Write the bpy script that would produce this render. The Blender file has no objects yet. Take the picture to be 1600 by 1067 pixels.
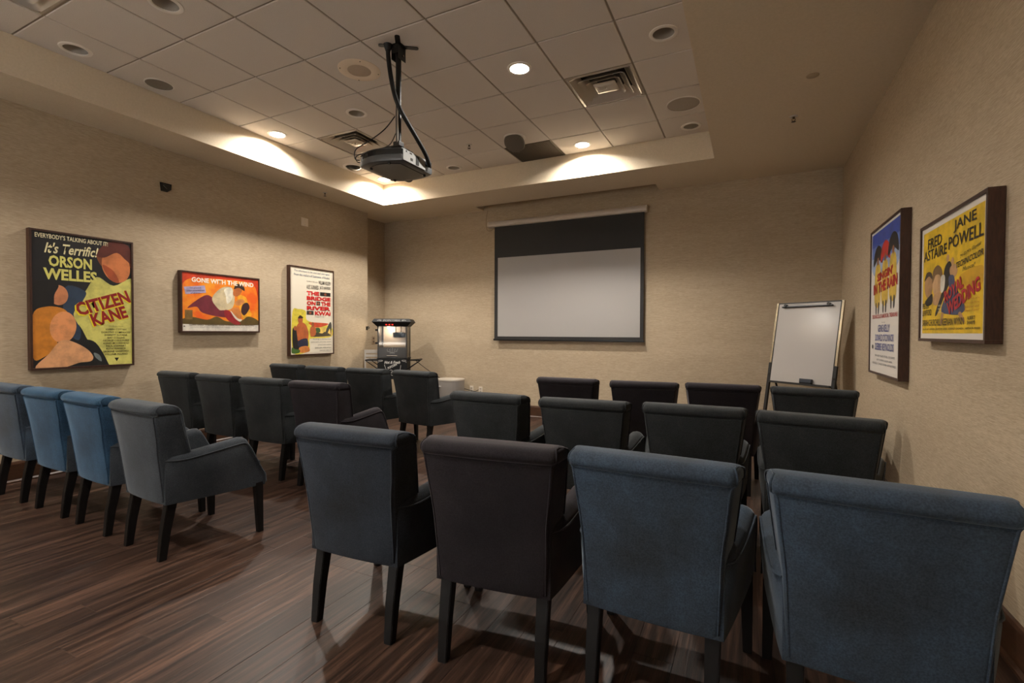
import bpy, bmesh, math, random
from mathutils import Vector, Matrix
C = bpy.context.scene.collection
PI = math.pi
sc = bpy.context.scene

# ------------------------------------------------------------------ camera
cam_d = bpy.data.cameras.new('camera')
cam = bpy.data.objects.new('camera', cam_d); C.objects.link(cam)
cam_d.sensor_width = 36.0
cam_d.lens = 760.61 / 1600 * 36
cam_d.clip_start = 0.05
YAW, PITCH, ROLL = 0.4558, -0.0186, -0.0036
Rm = Matrix.Rotation(YAW, 3, 'Z') @ Matrix.Rotation(PITCH, 3, 'X') @ Matrix.Rotation(ROLL, 3, 'Y')
r_, f_, u_ = Rm.col[0], Rm.col[1], Rm.col[2]
mw = Matrix(((r_.x, u_.x, -f_.x, 4.5689), (r_.y, u_.y, -f_.y, -1.6866), (r_.z, u_.z, -f_.z, 1.2999), (0, 0, 0, 1)))
cam.matrix_world = mw
sc.camera = cam

# ------------------------------------------------------------------ world, exposure
sc.view_settings.view_transform = 'Standard'
sc.view_settings.look = 'None'
sc.view_settings.gamma = 1.0
sc.view_settings.use_curve_mapping = False
sc.view_settings.exposure = 0.0
w = bpy.data.worlds.new('world'); sc.world = w; w.use_nodes = True
w.node_tree.nodes['Background'].inputs[0].default_value = (0.5, 0.6, 0.8, 1)
w.node_tree.nodes['Background'].inputs[1].default_value = 0.3

LAMP_W = 70.0           # every lit downlight
LAMP_COL = (1.0, 0.94, 0.86)
FILL_W = 760.0            # soft cool fill added at the rear wall
FILL_COL = (0.95, 0.97, 1.0)
POP_W = 7.0             # bulb in the popcorn cabinet

H = 3.55                # tile ceiling height
SOF = 3.244             # soffit height
XL, XR, YB, YR = -1.09, 5.52, 5.15, -4.2
REC_X, REC_Y = -1.33, 4.46
TX0, TX1, TY0, TY1 = -0.515, 4.185, -3.45, 4.19
T = 0.6096

def area(name, loc, rot, sx, sy, power, col):
    l = bpy.data.lights.new(name, 'AREA'); l.shape = 'RECTANGLE'; l.size = sx; l.size_y = sy
    l.energy = power; l.color = col
    o = bpy.data.objects.new(name, l); C.objects.link(o); o.location = loc; o.rotation_euler = rot
    return o
# unseen area light behind the camera, added as soft cool fill
area('added_cool_fill', (1.6, YR + 0.02, 1.75), (PI / 2, 0, PI), 3.6, 1.7, FILL_W, FILL_COL)

# ------------------------------------------------------------------ helpers
def lin(c):
    return tuple(((v / 255) / 12.92 if v / 255 <= 0.04045 else ((v / 255 + 0.055) / 1.055) ** 2.4) for v in c)

_m = {}
def mat(name, rgb, rough=0.5, metal=0.0, emit=None, es=0.0, sheen=0.0, spec=0.5, trans=0.0, coat=0.0):
    if name in _m: return _m[name]
    m = bpy.data.materials.new(name); m.use_nodes = True
    b = m.node_tree.nodes['Principled BSDF']
    b.inputs['Base Color'].default_value = (*lin(rgb), 1)
    b.inputs['Roughness'].default_value = rough
    b.inputs['Metallic'].default_value = metal
    b.inputs['Specular IOR Level'].default_value = spec
    b.inputs['Sheen Weight'].default_value = sheen
    b.inputs['Transmission Weight'].default_value = trans
    b.inputs['Coat Weight'].default_value = coat
    if emit:
        b.inputs['Emission Color'].default_value = (*lin(emit), 1)
        b.inputs['Emission Strength'].default_value = es
    _m[name] = m
    return m

def nodes(m):
    nt = m.node_tree
    return nt, nt.nodes, nt.links, nt.nodes['Principled BSDF']

def textured(name, rgb1, rgb2, scale=(1, 1, 1), nscale=5.0, detail=6.0, rough=0.6, bump=0.0, bdist=0.002,
             coords='Object', lo=0.35, hi=0.65, sheen=0.0, spec=0.5, metal=0.0, nrough=0.6):
    m = mat(name, rgb1, rough, metal, sheen=sheen, spec=spec)
    nt, N, L, b = nodes(m)
    tc = N.new('ShaderNodeTexCoord'); mp = N.new('ShaderNodeMapping'); mp.inputs['Scale'].default_value = scale
    no = N.new('ShaderNodeTexNoise'); no.inputs['Scale'].default_value = nscale; no.inputs['Detail'].default_value = detail
    no.inputs['Roughness'].default_value = nrough
    rp = N.new('ShaderNodeValToRGB')
    rp.color_ramp.elements[0].position = lo; rp.color_ramp.elements[0].color = (*lin(rgb1), 1)
    rp.color_ramp.elements[1].position = hi; rp.color_ramp.elements[1].color = (*lin(rgb2), 1)
    L.new(tc.outputs[coords], mp.inputs[0]); L.new(mp.outputs[0], no.inputs['Vector'])
    L.new(no.outputs[0], rp.inputs[0]); L.new(rp.outputs[0], b.inputs['Base Color'])
    if bump:
        bp = N.new('ShaderNodeBump'); bp.inputs['Strength'].default_value = bump; bp.inputs['Distance'].default_value = bdist
        L.new(no.outputs[0], bp.inputs['Height']); L.new(bp.outputs[0], b.inputs['Normal'])
    return m

def link(name, me, parent=None, loc=None, rot=None):
    o = bpy.data.objects.new(name, me); C.objects.link(o)
    if parent: o.parent = parent
    if loc: o.location = loc
    if rot: o.rotation_euler = rot
    return o

def mesh(name, bm, mats, smooth=None):
    me = bpy.data.meshes.new(name)
    bmesh.ops.recalc_face_normals(bm, faces=bm.faces)
    bm.to_mesh(me); bm.free()
    for m in (mats if isinstance(mats, (list, tuple)) else [mats]): me.materials.append(m)
    if smooth:
        for p in me.polygons: p.use_smooth = True
        me.set_sharp_from_angle(angle=math.radians(smooth))
    return me

def obj(name, bm, mats, parent=None, smooth=None, loc=None, rot=None):
    return link(name, mesh(name, bm, mats, smooth), parent, loc, rot)

def tag(o, label=None, cat=None, group=None, kind=None):
    if label: o['label'] = label
    if cat: o['category'] = cat
    if group: o['group'] = group
    if kind: o['kind'] = kind
    return o

def empty(name, loc=(0, 0, 0), rz=0.0, label=None, cat=None, group=None):
    o = bpy.data.objects.new(name, None); C.objects.link(o)
    o.location = loc; o.rotation_euler = (0, 0, rz); o.empty_display_size = 0.1
    return tag(o, label, cat, group)

def BM(): return bmesh.new()

def box(bm, x0, x1, y0, y1, z0, z1, bev=0.0, mi=0, M=None):
    t = bmesh.new()
    v = [t.verts.new((x, y, z)) for x in (x0, x1) for y in (y0, y1) for z in (z0, z1)]
    for f in ((0, 1, 3, 2), (4, 6, 7, 5), (0, 4, 5, 1), (2, 3, 7, 6), (0, 2, 6, 4), (1, 5, 7, 3)):
        t.faces.new([v[i] for i in f])
    if bev: bmesh.ops.bevel(t, geom=t.edges[:], offset=bev, segments=2, profile=0.7, affect='EDGES')
    join(bm, t, mi, M)

def join(bm, t, mi=0, M=None):
    mp = {}
    for v in t.verts: mp[v] = bm.verts.new((M @ v.co) if M else v.co)
    for f in t.faces:
        try:
            nf = bm.faces.new([mp[v] for v in f.verts]); nf.material_index = mi if mi else f.material_index
        except ValueError: pass
    t.free()

def loft(bm, secs, caps=True, closed=True, mi=0):
    rows = [[bm.verts.new(p) for p in s] for s in secs]
    n = len(rows[0])
    for a, b in zip(rows, rows[1:]):
        for i in range(n if closed else n - 1):
            j = (i + 1) % n
            f = bm.faces.new((a[i], a[j], b[j], b[i])); f.material_index = mi
    if caps:
        bm.faces.new(rows[0][::-1]).material_index = mi; bm.faces.new(rows[-1]).material_index = mi

def tube(bm, pts, r, n=8, mi=0):
    pts = [Vector(p) for p in pts]; secs = []
    up = Vector((0, 0, 1))
    prev = None
    for i, p in enumerate(pts):
        d = (pts[min(i + 1, len(pts) - 1)] - pts[max(i - 1, 0)]).normalized()
        if prev is None:
            a = d.cross(up if abs(d.z) < 0.9 else Vector((1, 0, 0))).normalized()
        else:
            a = (prev - d * prev.dot(d)).normalized()
        prev = a; b = d.cross(a)
        rr = r[i] if isinstance(r, (list, tuple)) else r
        secs.append([p + (a * math.cos(k * 2 * PI / n) + b * math.sin(k * 2 * PI / n)) * rr for k in range(n)])
    loft(bm, secs, mi=mi)

def lathe(bm, prof, n=32, cx=0, cy=0, caps=False, mi=0):
    secs = [[(cx + r * math.cos(k * 2 * PI / n), cy + r * math.sin(k * 2 * PI / n), z) for k in range(n)] for r, z in prof]
    loft(bm, secs, caps=caps, mi=mi)

def smooth_path(pts, k=6, closed=False):
    pts = [Vector(p) for p in pts]; out = []; n = len(pts)
    rng = range(n if closed else n - 1)
    for i in rng:
        if closed: p0, p1, p2, p3 = pts[i - 1], pts[i], pts[(i + 1) % n], pts[(i + 2) % n]
        else: p0, p1, p2, p3 = pts[max(i - 1, 0)], pts[i], pts[i + 1], pts[min(i + 2, n - 1)]
        for s in range(k):
            t = s / k
            out.append(0.5 * ((2 * p1) + (p2 - p0) * t + (2 * p0 - 5 * p1 + 4 * p2 - p3) * t * t + (3 * p1 - p0 - 3 * p2 + p3) * t ** 3))
    if not closed: out.append(pts[-1])
    return out

def rrect(x0, x1, y0, y1, r, z, k=4):
    out = []
    for cx, cy, a0 in ((x1 - r, y1 - r, 0), (x0 + r, y1 - r, 90), (x0 + r, y0 + r, 180), (x1 - r, y0 + r, 270)):
        for i in range(k + 1):
            a = math.radians(a0 + 90 * i / k); out.append((cx + r * math.cos(a), cy + r * math.sin(a), z))
    return out

def text_bm(s, w, h, bold=0.0, shear=0.0, align='C'):
    cu = bpy.data.curves.new('lettering_curve', 'FONT'); cu.body = s; cu.size = 1.0; cu.offset = bold; cu.shear = shear
    cu.resolution_u = 2
    cu.align_x = {'C': 'CENTER', 'L': 'LEFT', 'R': 'RIGHT'}[align]
    o = bpy.data.objects.new('lettering_tmp', cu); C.objects.link(o)
    dg = bpy.context.evaluated_depsgraph_get()
    me = bpy.data.meshes.new_from_object(o.evaluated_get(dg))
    bm = bmesh.new(); bm.from_mesh(me)
    bpy.data.objects.remove(o); bpy.data.curves.remove(cu); bpy.data.meshes.remove(me)
    xs = [v.co.x for v in bm.verts]; ys = [v.co.y for v in bm.verts]
    x0, x1, y0, y1 = min(xs), max(xs), min(ys), max(ys)
    for v in bm.verts:
        v.co.x = ((v.co.x - x0) / (x1 - x0) - 0.5) * w
        v.co.y = ((v.co.y - y0) / (y1 - y0) - 0.5) * h
        v.co.z = 0
    return bm

# ------------------------------------------------------------------ materials
def wallpaper(name, vertical_axis=2):
    m = mat(name, (168, 152, 132), 0.85, spec=0.2)
    nt, N, L, b = nodes(m)
    tc = N.new('ShaderNodeTexCoord')
    def streak(sc3, s, d):
        mp = N.new('ShaderNodeMapping'); mp.inputs['Scale'].default_value = sc3
        no = N.new('ShaderNodeTexNoise'); no.inputs['Scale'].default_value = s; no.inputs['Detail'].default_value = d
        L.new(tc.outputs['Object'], mp.inputs[0]); L.new(mp.outputs[0], no.inputs['Vector']); return no
    a = streak((2.2, 2.2, 90), 5, 4); c = streak((9, 9, 230), 3, 2); e = streak((0.6, 0.6, 3), 1.2, 3)
    mx = N.new('ShaderNodeMath'); mx.operation = 'ADD'; L.new(a.outputs[0], mx.inputs[0]); L.new(c.outputs[0], mx.inputs[1])
    m2 = N.new('ShaderNodeMath'); m2.operation = 'MULTIPLY_ADD'; m2.inputs[1].default_value = 0.3
    L.new(e.outputs[0], m2.inputs[0]); L.new(mx.outputs[0], m2.inputs[2])
    rp = N.new('ShaderNodeValToRGB')
    rp.color_ramp.elements[0].position = 0.8; rp.color_ramp.elements[0].color = (*lin((166, 148, 123)), 1)
    rp.color_ramp.elements[1].position = 1.0; rp.color_ramp.elements[1].color = (*lin((194, 176, 150)), 1)
    mr = N.new('ShaderNodeMapRange'); mr.inputs['From Min'].default_value = 0.75; mr.inputs['From Max'].default_value = 1.6
    L.new(m2.outputs[0], mr.inputs[0])
    rp.color_ramp.elements[0].position = 0.28; rp.color_ramp.elements[1].position = 0.68
    L.new(mr.outputs[0], rp.inputs[0]); L.new(rp.outputs[0], b.inputs['Base Color'])
    bp = N.new('ShaderNodeBump'); bp.inputs['Strength'].default_value = 0.22; bp.inputs['Distance'].default_value = 0.001
    L.new(mx.outputs[0], bp.inputs['Height']); L.new(bp.outputs[0], b.inputs['Normal'])
    return m
M_wall = wallpaper('grasscloth_wallpaper')
M_gyp = textured('painted_gypsum', (220, 204, 178), (226, 210, 185), (1, 1, 1), 60, 3, 0.8, 0.05, 0.001, spec=0.25)
M_tile = textured('ceiling_tile_board', (218, 208, 197), (228, 218, 207), (1, 1, 1), 180, 4, 0.9, 0.35, 0.0015, spec=0.15)
M_grid = mat('grid_paint', (150, 136, 118), 0.5)
M_white = mat('white_paint', (205, 198, 188), 0.4)
M_trim = mat('downlight_trim_paint', (240, 232, 222), 0.45)
M_baffle = mat('downlight_reflector', (196, 187, 174), 0.25, 0.3)
M_lamp = mat('lit_lens', (255, 250, 240), 0.5, emit=(255, 238, 210), es=14.0)
M_dark = mat('near_black', (20, 19, 18), 0.45)
M_blackmetal = mat('black_metal', (13, 12, 12), 0.42, 0.0)
M_blackplastic = mat('black_plastic', (26, 27, 30), 0.3)
M_grey = mat('grey_plastic', (122, 120, 118), 0.45)
M_rubber = mat('black_rubber', (18, 17, 17), 0.6)
M_chrome = mat('bright_metal', (190, 184, 172), 0.22, 1.0)
M_leg = textured('dark_leg_wood', (9, 8, 8), (15, 12, 11), (40, 40, 3), 3, 4, 0.5, 0.1, 0.0006, spec=0.3)
M_base = textured('stained_baseboard_wood', (58, 37, 24), (80, 52, 34), (3, 3, 60), 3, 5, 0.4, 0.1, 0.0006)
M_frame = textured('walnut_frame_wood', (48, 28, 20), (70, 42, 30), (30, 30, 5), 4, 5, 0.4, 0.1, 0.0005)
M_steel = mat('diffuser_enamel', (206, 196, 182), 0.2, 0.3)

def plank_material():
    m = mat('plank_wood', (90, 66, 54), 0.4, spec=0.4)
    nt, N, L, b = nodes(m)
    tc = N.new('ShaderNodeTexCoord'); oi = N.new('ShaderNodeObjectInfo')
    off = N.new('ShaderNodeVectorMath'); off.operation = 'SCALE'; off.inputs[0].default_value = (37.0, 91.0, 13.0)
    L.new(oi.outputs['Random'], off.inputs['Scale'])
    ad = N.new('ShaderNodeVectorMath'); ad.operation = 'ADD'
    L.new(tc.outputs['Object'], ad.inputs[0]); L.new(off.outputs[0], ad.inputs[1])
    def nz(sc3, s, d):
        mp = N.new('ShaderNodeMapping'); mp.inputs['Scale'].default_value = sc3
        no = N.new('ShaderNodeTexNoise'); no.inputs['Scale'].default_value = s; no.inputs['Detail'].default_value = d
        no.inputs['Roughness'].default_value = 0.65
        L.new(ad.outputs[0], mp.inputs[0]); L.new(mp.outputs[0], no.inputs['Vector']); return no
    a = nz((17, 0.7, 1), 2.2, 7); g = nz((110, 2.2, 1), 2.0, 4)
    rp = N.new('ShaderNodeValToRGB')
    e = rp.color_ramp.elements
    e[0].position = 0.34; e[0].color = (*lin((38, 26, 21)), 1)
    e[1].position = 0.66; e[1].color = (*lin((98, 71, 57)), 1)
    k = rp.color_ramp.elements.new(0.5); k.color = (*lin((64, 46, 37)), 1)
    L.new(a.outputs[0], rp.inputs[0])
    hs = N.new('ShaderNodeHueSaturation')
    vr = N.new('ShaderNodeMapRange'); vr.inputs['To Min'].default_value = 0.80; vr.inputs['To Max'].default_value = 1.22
    L.new(oi.outputs['Random'], vr.inputs[0]); L.new(vr.outputs[0], hs.inputs['Value'])
    mul = N.new('ShaderNodeMix'); mul.data_type = 'RGBA'; mul.blend_type = 'MULTIPLY'; mul.inputs['Factor'].default_value = 0.75
    gr = N.new('ShaderNodeValToRGB'); gr.color_ramp.elements[0].position = 0.35; gr.color_ramp.elements[0].color = (0.35, 0.35, 0.35, 1)
    gr.color_ramp.elements[1].position = 0.6
    L.new(g.outputs[0], gr.inputs[0])
    L.new(rp.outputs[0], mul.inputs['A']); L.new(gr.outputs[0], mul.inputs['B'])
    L.new(mul.outputs['Result'], hs.inputs['Color']); L.new(hs.outputs[0], b.inputs['Base Color'])
    rr = N.new('ShaderNodeMapRange'); rr.inputs['To Min'].default_value = 0.26; rr.inputs['To Max'].default_value = 0.50
    L.new(g.outputs[0], rr.inputs[0]); L.new(rr.outputs[0], b.inputs['Roughness'])
    bp = N.new('ShaderNodeBump'); bp.inputs['Strength'].default_value = 0.35; bp.inputs['Distance'].default_value = 0.0015
    L.new(g.outputs[0], bp.inputs['Height']); L.new(bp.outputs[0], b.inputs['Normal'])
    return m
M_plank = plank_material()

def velvet(name, c1, c2, sheen_tint):
    m = textured(name, c1, c2, (1, 1, 0.8), 3.2, 7, 0.85, 0.0, coords='Object', lo=0.36, hi=0.64, sheen=0.45, spec=0.15)
    nt, N, L, b = nodes(m)
    b.inputs['Sheen Roughness'].default_value = 0.35
    b.inputs['Sheen Tint'].default_value = (*lin(sheen_tint), 1)
    tc = N.new('ShaderNodeTexCoord')
    no = N.new('ShaderNodeTexNoise'); no.inputs['Scale'].default_value = 190; no.inputs['Detail'].default_value = 3
    bp = N.new('ShaderNodeBump'); bp.inputs['Strength'].default_value = 0.3; bp.inputs['Distance'].default_value = 0.001
    L.new(tc.outputs['Object'], no.inputs['Vector']); L.new(no.outputs[0], bp.inputs['Height']); L.new(bp.outputs[0], b.inputs['Normal'])
    src = b.inputs['Base Color'].links[0].from_socket
    mr = N.new('ShaderNodeMapRange'); mr.inputs['From Min'].default_value = 0.3; mr.inputs['From Max'].default_value = 0.7
    mr.inputs['To Min'].default_value = 0.72; mr.inputs['To Max'].default_value = 1.28
    L.new(no.outputs[0], mr.inputs[0])
    hs = N.new('ShaderNodeHueSaturation'); L.new(mr.outputs[0], hs.inputs['Value']); L.new(src, hs.inputs['Color'])
    L.new(hs.outputs[0], b.inputs['Base Color'])
    return m
V = dict(ink=velvet('ink_slate_velvet', (33, 34, 37), (46, 52, 61), (165, 172, 180)),
         slate=velvet('slate_velvet', (40, 43, 47), (58, 62, 67), (170, 178, 185)),
         blue=velvet('cool_lit_velvet', (24, 40, 57), (48, 76, 100), (150, 175, 200)),  # cool light from behind, painted into the colour of two chair backs
         slateblue=velvet('slate_blue_velvet', (43, 46, 50), (58, 71, 86), (170, 180, 190)),
         plum=velvet('plum_velvet', (25, 22, 25), (38, 34, 37), (180, 172, 178)),
         charcoal=velvet('charcoal_velvet', (32, 34, 35), (50, 52, 53), (165, 168, 170)))

# ------------------------------------------------------------------ room shell
def prism(pts, z0, z1):
    bm = BM(); a = [bm.verts.new((x, y, z0)) for x, y in pts]; b = [bm.verts.new((x, y, z1)) for x, y in pts]
    n = len(pts)
    for i in range(n): bm.faces.new((a[i], a[(i + 1) % n], b[(i + 1) % n], b[i]))
    bm.faces.new(a[::-1]); bm.faces.new(b); return bm
TOP = 3.75
tag(obj('wall_left', prism([(XL, YR), (XL, REC_Y), (REC_X, REC_Y), (REC_X, YB), (REC_X - 0.15, YB), (REC_X - 0.15, YR)], 0, TOP), M_wall), kind='structure')
bm = BM(); box(bm, REC_X - 0.15, XR + 0.15, YB, YB + 0.15, 0, TOP)
tag(obj('wall_back', bm, M_wall), kind='structure')
bm = BM(); box(bm, XR, XR + 0.15, YR, YB, 0, TOP)
tag(obj('wall_right', bm, M_wall), kind='structure')
# rear wall behind the camera, with an opening added for the fill light
bm = BM()
box(bm, REC_X - 0.15, -0.25, YR - 0.15, YR, 0, TOP); box(bm, 3.45, XR + 0.15, YR - 0.15, YR, 0, TOP)
box(bm, -0.25, 3.45, YR - 0.15, YR, 0, 0.88); box(bm, -0.25, 3.45, YR - 0.15, YR, 2.62, TOP)
tag(obj('wall_rear', bm, M_wall), kind='structure')
bm = BM()
for x in (-0.25, 1.57, 3.38): box(bm, x, x + 0.07, YR - 0.12, YR - 0.06, 0.88, 2.62)
for z in (0.88, 2.55): box(bm, -0.25, 3.45, YR - 0.12, YR - 0.06, z, z + 0.07)
win = tag(obj('added_window_1', bm, M_white), kind='structure')  # unseen window, added to go with the fill light
bm = BM(); box(bm, -0.2, 3.4, YR - 0.10, YR - 0.094, 0.93, 2.57)
obj('pane', bm, mat('added_window_glass', (240, 245, 245), 0.02, trans=1.0), win)

# floor: sub-floor with separate planks running away from the camera
bm = BM(); box(bm, REC_X - 0.15, XR + 0.15, YR - 0.15, YB + 0.15, -0.12, -0.006)
floor = tag(obj('floor', bm, mat('subfloor_dark', (26, 18, 14), 0.8)), kind='structure')  # dark base colour beneath the plank joints
rnd = random.Random(4)
PW, PL = 0.1524, 1.22
_pl = {}
def plank_mesh(L, W):
    key = (round(L, 3), round(W, 3))
    if key not in _pl:
        b = BM(); g = 0.0003
        lo = [(g, g), (W - g, g), (W - g, L - g), (g, L - g)]
        e = 0.0010
        hi = [(g + e, g + e), (W - g - e, g + e), (W - g - e, L - g - e), (g + e, L - g - e)]
        loft(b, [[(x, y, -0.006) for x, y in lo], [(x, y, -0.0006) for x, y in lo], [(x, y, 0) for x, y in hi]])
        _pl[key] = mesh('plank', b, M_plank)
    return _pl[key]
nx = int(math.ceil((XR - REC_X) / PW))
for i in range(nx):
    x = REC_X + i * PW
    W = min(PW, XR + 0.02 - x)
    y = -1.75 - rnd.choice((0.0, 0.2, 0.4, 0.6, 0.8, 1.0))
    while y < YB - 0.02:
        L = min(PL, YB + 0.02 - y)
        link('plank', plank_mesh(L, W), floor, (x, y, 0)); y += PL
bm = BM()
for i in range(nx):
    x = REC_X + i * PW
    box(bm, x + 0.0006, min(x + PW - 0.0006, XR + 0.02), YR, -2.76, -0.006, 0)
tag(obj('plank_field', bm, M_plank, floor), kind='stuff')

# baseboards
def base(name, x0, y0, x1, y1, n):
    # n = direction into the room
    bm = BM()
    d = Vector((x1 - x0, y1 - y0, 0)); prof = [(0, 0), (0.028, 0), (0.028, 0.012), (0.016, 0.024), (0.016, 0.155), (0.011, 0.172), (0.0, 0.178)]
    n = Vector(n)
    secs = [[Vector((px, py, 0)) + n * a + Vector((0, 0, b)) for a, b in prof] for px, py in ((x0, y0), (x1, y1))]
    loft(bm, secs)
    return tag(obj(name, bm, M_base), kind='structure')
base('baseboard_left', XL, YR, XL, REC_Y, (1, 0, 0))
base('baseboard_recess', REC_X, REC_Y, REC_X, YB, (1, 0, 0))
base('baseboard_back', REC_X, YB, XR, YB, (0, -1, 0))
base('baseboard_right', XR, YR, XR, YB, (-1, 0, 0))
base('baseboard_rear', XL, YR, XR, YR, (0, 1, 0))

# ceiling: soffit ring with a slot above the screen, tile tray inside
NX0, NX1, NY = 0.71, 3.43, 4.885
bm = BM()
box(bm, REC_X - 0.15, TX0, YR - 0.15, YB + 0.1, SOF, TOP)
box(bm, TX1, XR + 0.15, YR - 0.15, YB + 0.1, SOF, TOP)
box(bm, TX0, TX1, YR - 0.15, TY0, SOF, TOP)
box(bm, TX0, TX1, TY1, NY, SOF, TOP)
box(bm, TX0, NX0, NY, YB + 0.1, SOF, TOP); box(bm, NX1, TX1, NY, YB + 0.1, SOF, TOP)
box(bm, NX0, NX1, NY, YB + 0.1, SOF + 0.3, TOP)
box(bm, TX0, TX1, TY0, TY1, H + 0.16, TOP + 0.05)
ceil = tag(obj('ceiling', bm, M_gyp), kind='structure')

xs = [TX0] + [i * T for i in range(0, 7)] + [TX1]
ys = [TY0] + [j * T for j in range(-5, 7)] + [TY1]
def cell(ci, rj):        # grid cell in tile units -> bounds
    return (TX0 if ci < 0 else ci * T, TX1 if ci == 6 else (ci + 1) * T, ys[rj + 6], ys[rj + 7])
HOLE = {}
def tile_bm(x0, x1, y0, y1, hole=None):
    g = 0.0075; b = BM(); e = 0.003
    x0 += g; x1 -= g; y0 += g; y1 -= g
    if not hole:
        lo = [(x0, y0), (x1, y0), (x1, y1), (x0, y1)]
        hi = [(x0 + e, y0 + e), (x1 - e, y0 + e), (x1 - e, y1 - e), (x0 + e, y1 - e)]
        loft(b, [[(x, y, H + 0.018) for x, y in lo], [(x, y, H + e) for x, y in lo], [(x, y, H) for x, y in hi]])
        return b
    cx, cy, r = hole; n = 32; circ = []; sq = []
    for k in range(n):
        a = 2 * PI * k / n + PI / 4; c, s = math.cos(a), math.sin(a)
        circ.append((cx + r * c, cy + r * s))
        q = max(abs(c), abs(s)); u, v = c / q, s / q
        sq.append(((x1 if u > 0 else x0) if abs(abs(u) - 1) < 1e-6 and abs(abs(v) - 1) < 1e-6 else (x0 + (u + 1) / 2 * (x1 - x0)),
                   (y1 if v > 0 else y0) if abs(abs(u) - 1) < 1e-6 and abs(abs(v) - 1) < 1e-6 else (y0 + (v + 1) / 2 * (y1 - y0))))
    ins = [(min(max(x, x0 + e), x1 - e), min(max(y, y0 + e), y1 - e)) for x, y in sq]
    loft(b, [[(x, y, H + 0.018) for x, y in sq], [(x, y, H + e) for x, y in sq], [(x, y, H) for x, y in ins],
             [(x, y, H) for x, y in circ], [(x, y, H + 0.018) for x, y in circ]], caps=False)
    return b

# downlights: (cell, centre, lit)
DOWN = [((-1, 0), (-0.303, 0.306), 0, 'unlit recessed downlight farthest left, above the tall black and yellow poster wall'),
        ((1, 0), (0.93, 0.306), 0, 'unlit recessed downlight at the top edge of the picture, left of the projector'),
        ((-1, 3), (-0.305, 2.155), 1, 'lit recessed downlight beside the left fascia of the ceiling tray'),
        ((1, 3), (0.90, 2.144), 0, 'unlit recessed downlight just above and left of the projector'),
        ((-1, 6), (-0.305, 3.96), 1, 'lit recessed downlight in the far left corner of the tray, partly behind the projector'),
        ((1, 6), (0.897, 3.98), 0, 'unlit recessed downlight by the far fascia, just right of the projector'),
        ((4, 3), (2.774, 2.10), 1, 'lit recessed downlight in the middle of the tiles, the largest bright one'),
        ((4, 6), (2.735, 3.95), 1, 'lit recessed downlight by the far fascia, right of the dark perforated panel'),
        ((6, 3), (3.955, 2.13), 0, 'unlit recessed downlight nearest the right edge of the tray, beside the large vent'),
        ((6, 6), (3.96, 3.96), 0, 'unlit recessed downlight in the far right corner of the tray'),
        ((-1, -3), (-0.305, -1.52), 1, 'lit recessed downlight beside the left wall, outside the picture'), ((4, -3), (2.75, -1.52), 1, 'lit recessed downlight above the viewer, outside the picture')]
for (ci, rj), (cx, cy), on, lb in DOWN: HOLE[(ci, rj)] = (cx, cy, 0.082)
VENTS = [(5, 4), (0, 4), (0, -1)]
PANEL = (3, 6)
bm_rest = BM()
for ci in range(-1, 7):
    for rj in range(-6, 7):
        if (ci, rj) in VENTS or (ci, rj) == PANEL: continue
        x0, x1, y0, y1 = cell(ci, rj)
        t = tile_bm(x0, x1, y0, y1, HOLE.get((ci, rj)))
        if rj >= -2: obj('tile', t, M_tile, ceil)
        else: join(bm_rest, t)
tag(obj('tile_field', bm_rest, M_tile, ceil), kind='stuff')
for x in xs[1:-1]:
    bm = BM(); box(bm, x - 0.012, x + 0.012, TY0, TY1, H + 0.0085, H + 0.012); box(bm, x - 0.002, x + 0.002, TY0, TY1, H + 0.012, H + 0.045)
    obj('grid_bar', bm, M_grid, ceil)
for y in ys[1:-1]:
    bm = BM(); box(bm, TX0, TX1, y - 0.012, y + 0.012, H + 0.009, H + 0.0125); box(bm, TX0, TX1, y - 0.002, y + 0.002, H + 0.0125, H + 0.042)
    obj('grid_bar', bm, M_grid, ceil)
for a in ((TX0, TX0 + 0.012, TY0, TY1), (TX1 - 0.012, TX1, TY0, TY1), (TX0, TX1, TY0, TY0 + 0.012), (TX0, TX1, TY1 - 0.012, TY1)):
    bm = BM(); box(bm, *a, H + 0.0075, H + 0.011); obj('wall_angle', bm, M_grid, ceil)

for (ci, rj), (cx, cy), on, lb in DOWN:
    d = empty('recessed_downlight', (cx, cy, H), 0, lb, 'ceiling light', 'recessed downlights in the tile ceiling')
    bm = BM(); lathe(bm, [(0.080, 0.004), (0.078, -0.006), (0.084, -0.009), (0.104, -0.005), (0.106, 0.0), (0.080, 0.004)], 40)
    obj('trim_ring', bm, M_trim, d, 50)
    if on:
        bm = BM(); lathe(bm, [(0.079, 0.0), (0.0755, 0.035), (0.0755, 0.062)], 32); obj('reflector', bm, M_white, d, 50)
        bm = BM(); lathe(bm, [(0.001, 0.030), (0.05, 0.031), (0.0745, 0.034), (0.0745, 0.038), (0.001, 0.040)], 32, caps=True); obj('lens', bm, M_lamp, d, 50)
        l = bpy.data.lights.new('downlight_lamp', 'AREA'); l.shape = 'DISK'; l.size = 0.142; l.energy = LAMP_W; l.color = LAMP_COL; l.spread = math.radians(172)
        o = bpy.data.objects.new('downlight_lamp', l); C.objects.link(o); o.parent = d; o.location = (0, 0, 0.026)
    else:
        bm = BM(); lathe(bm, [(0.080, 0.001), (0.076, 0.04), (0.062, 0.10), (0.052, 0.13), (0.001, 0.132)], 32); obj('reflector', bm, M_baffle, d, 50)
        bm = BM(); lathe(bm, [(0.001, 0.085), (0.03, 0.088), (0.042, 0.11), (0.03, 0.128)], 24, caps=True); obj('bulb', bm, mat('frosted_bulb', (170, 160, 148), 0.4), d, 50)

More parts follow.
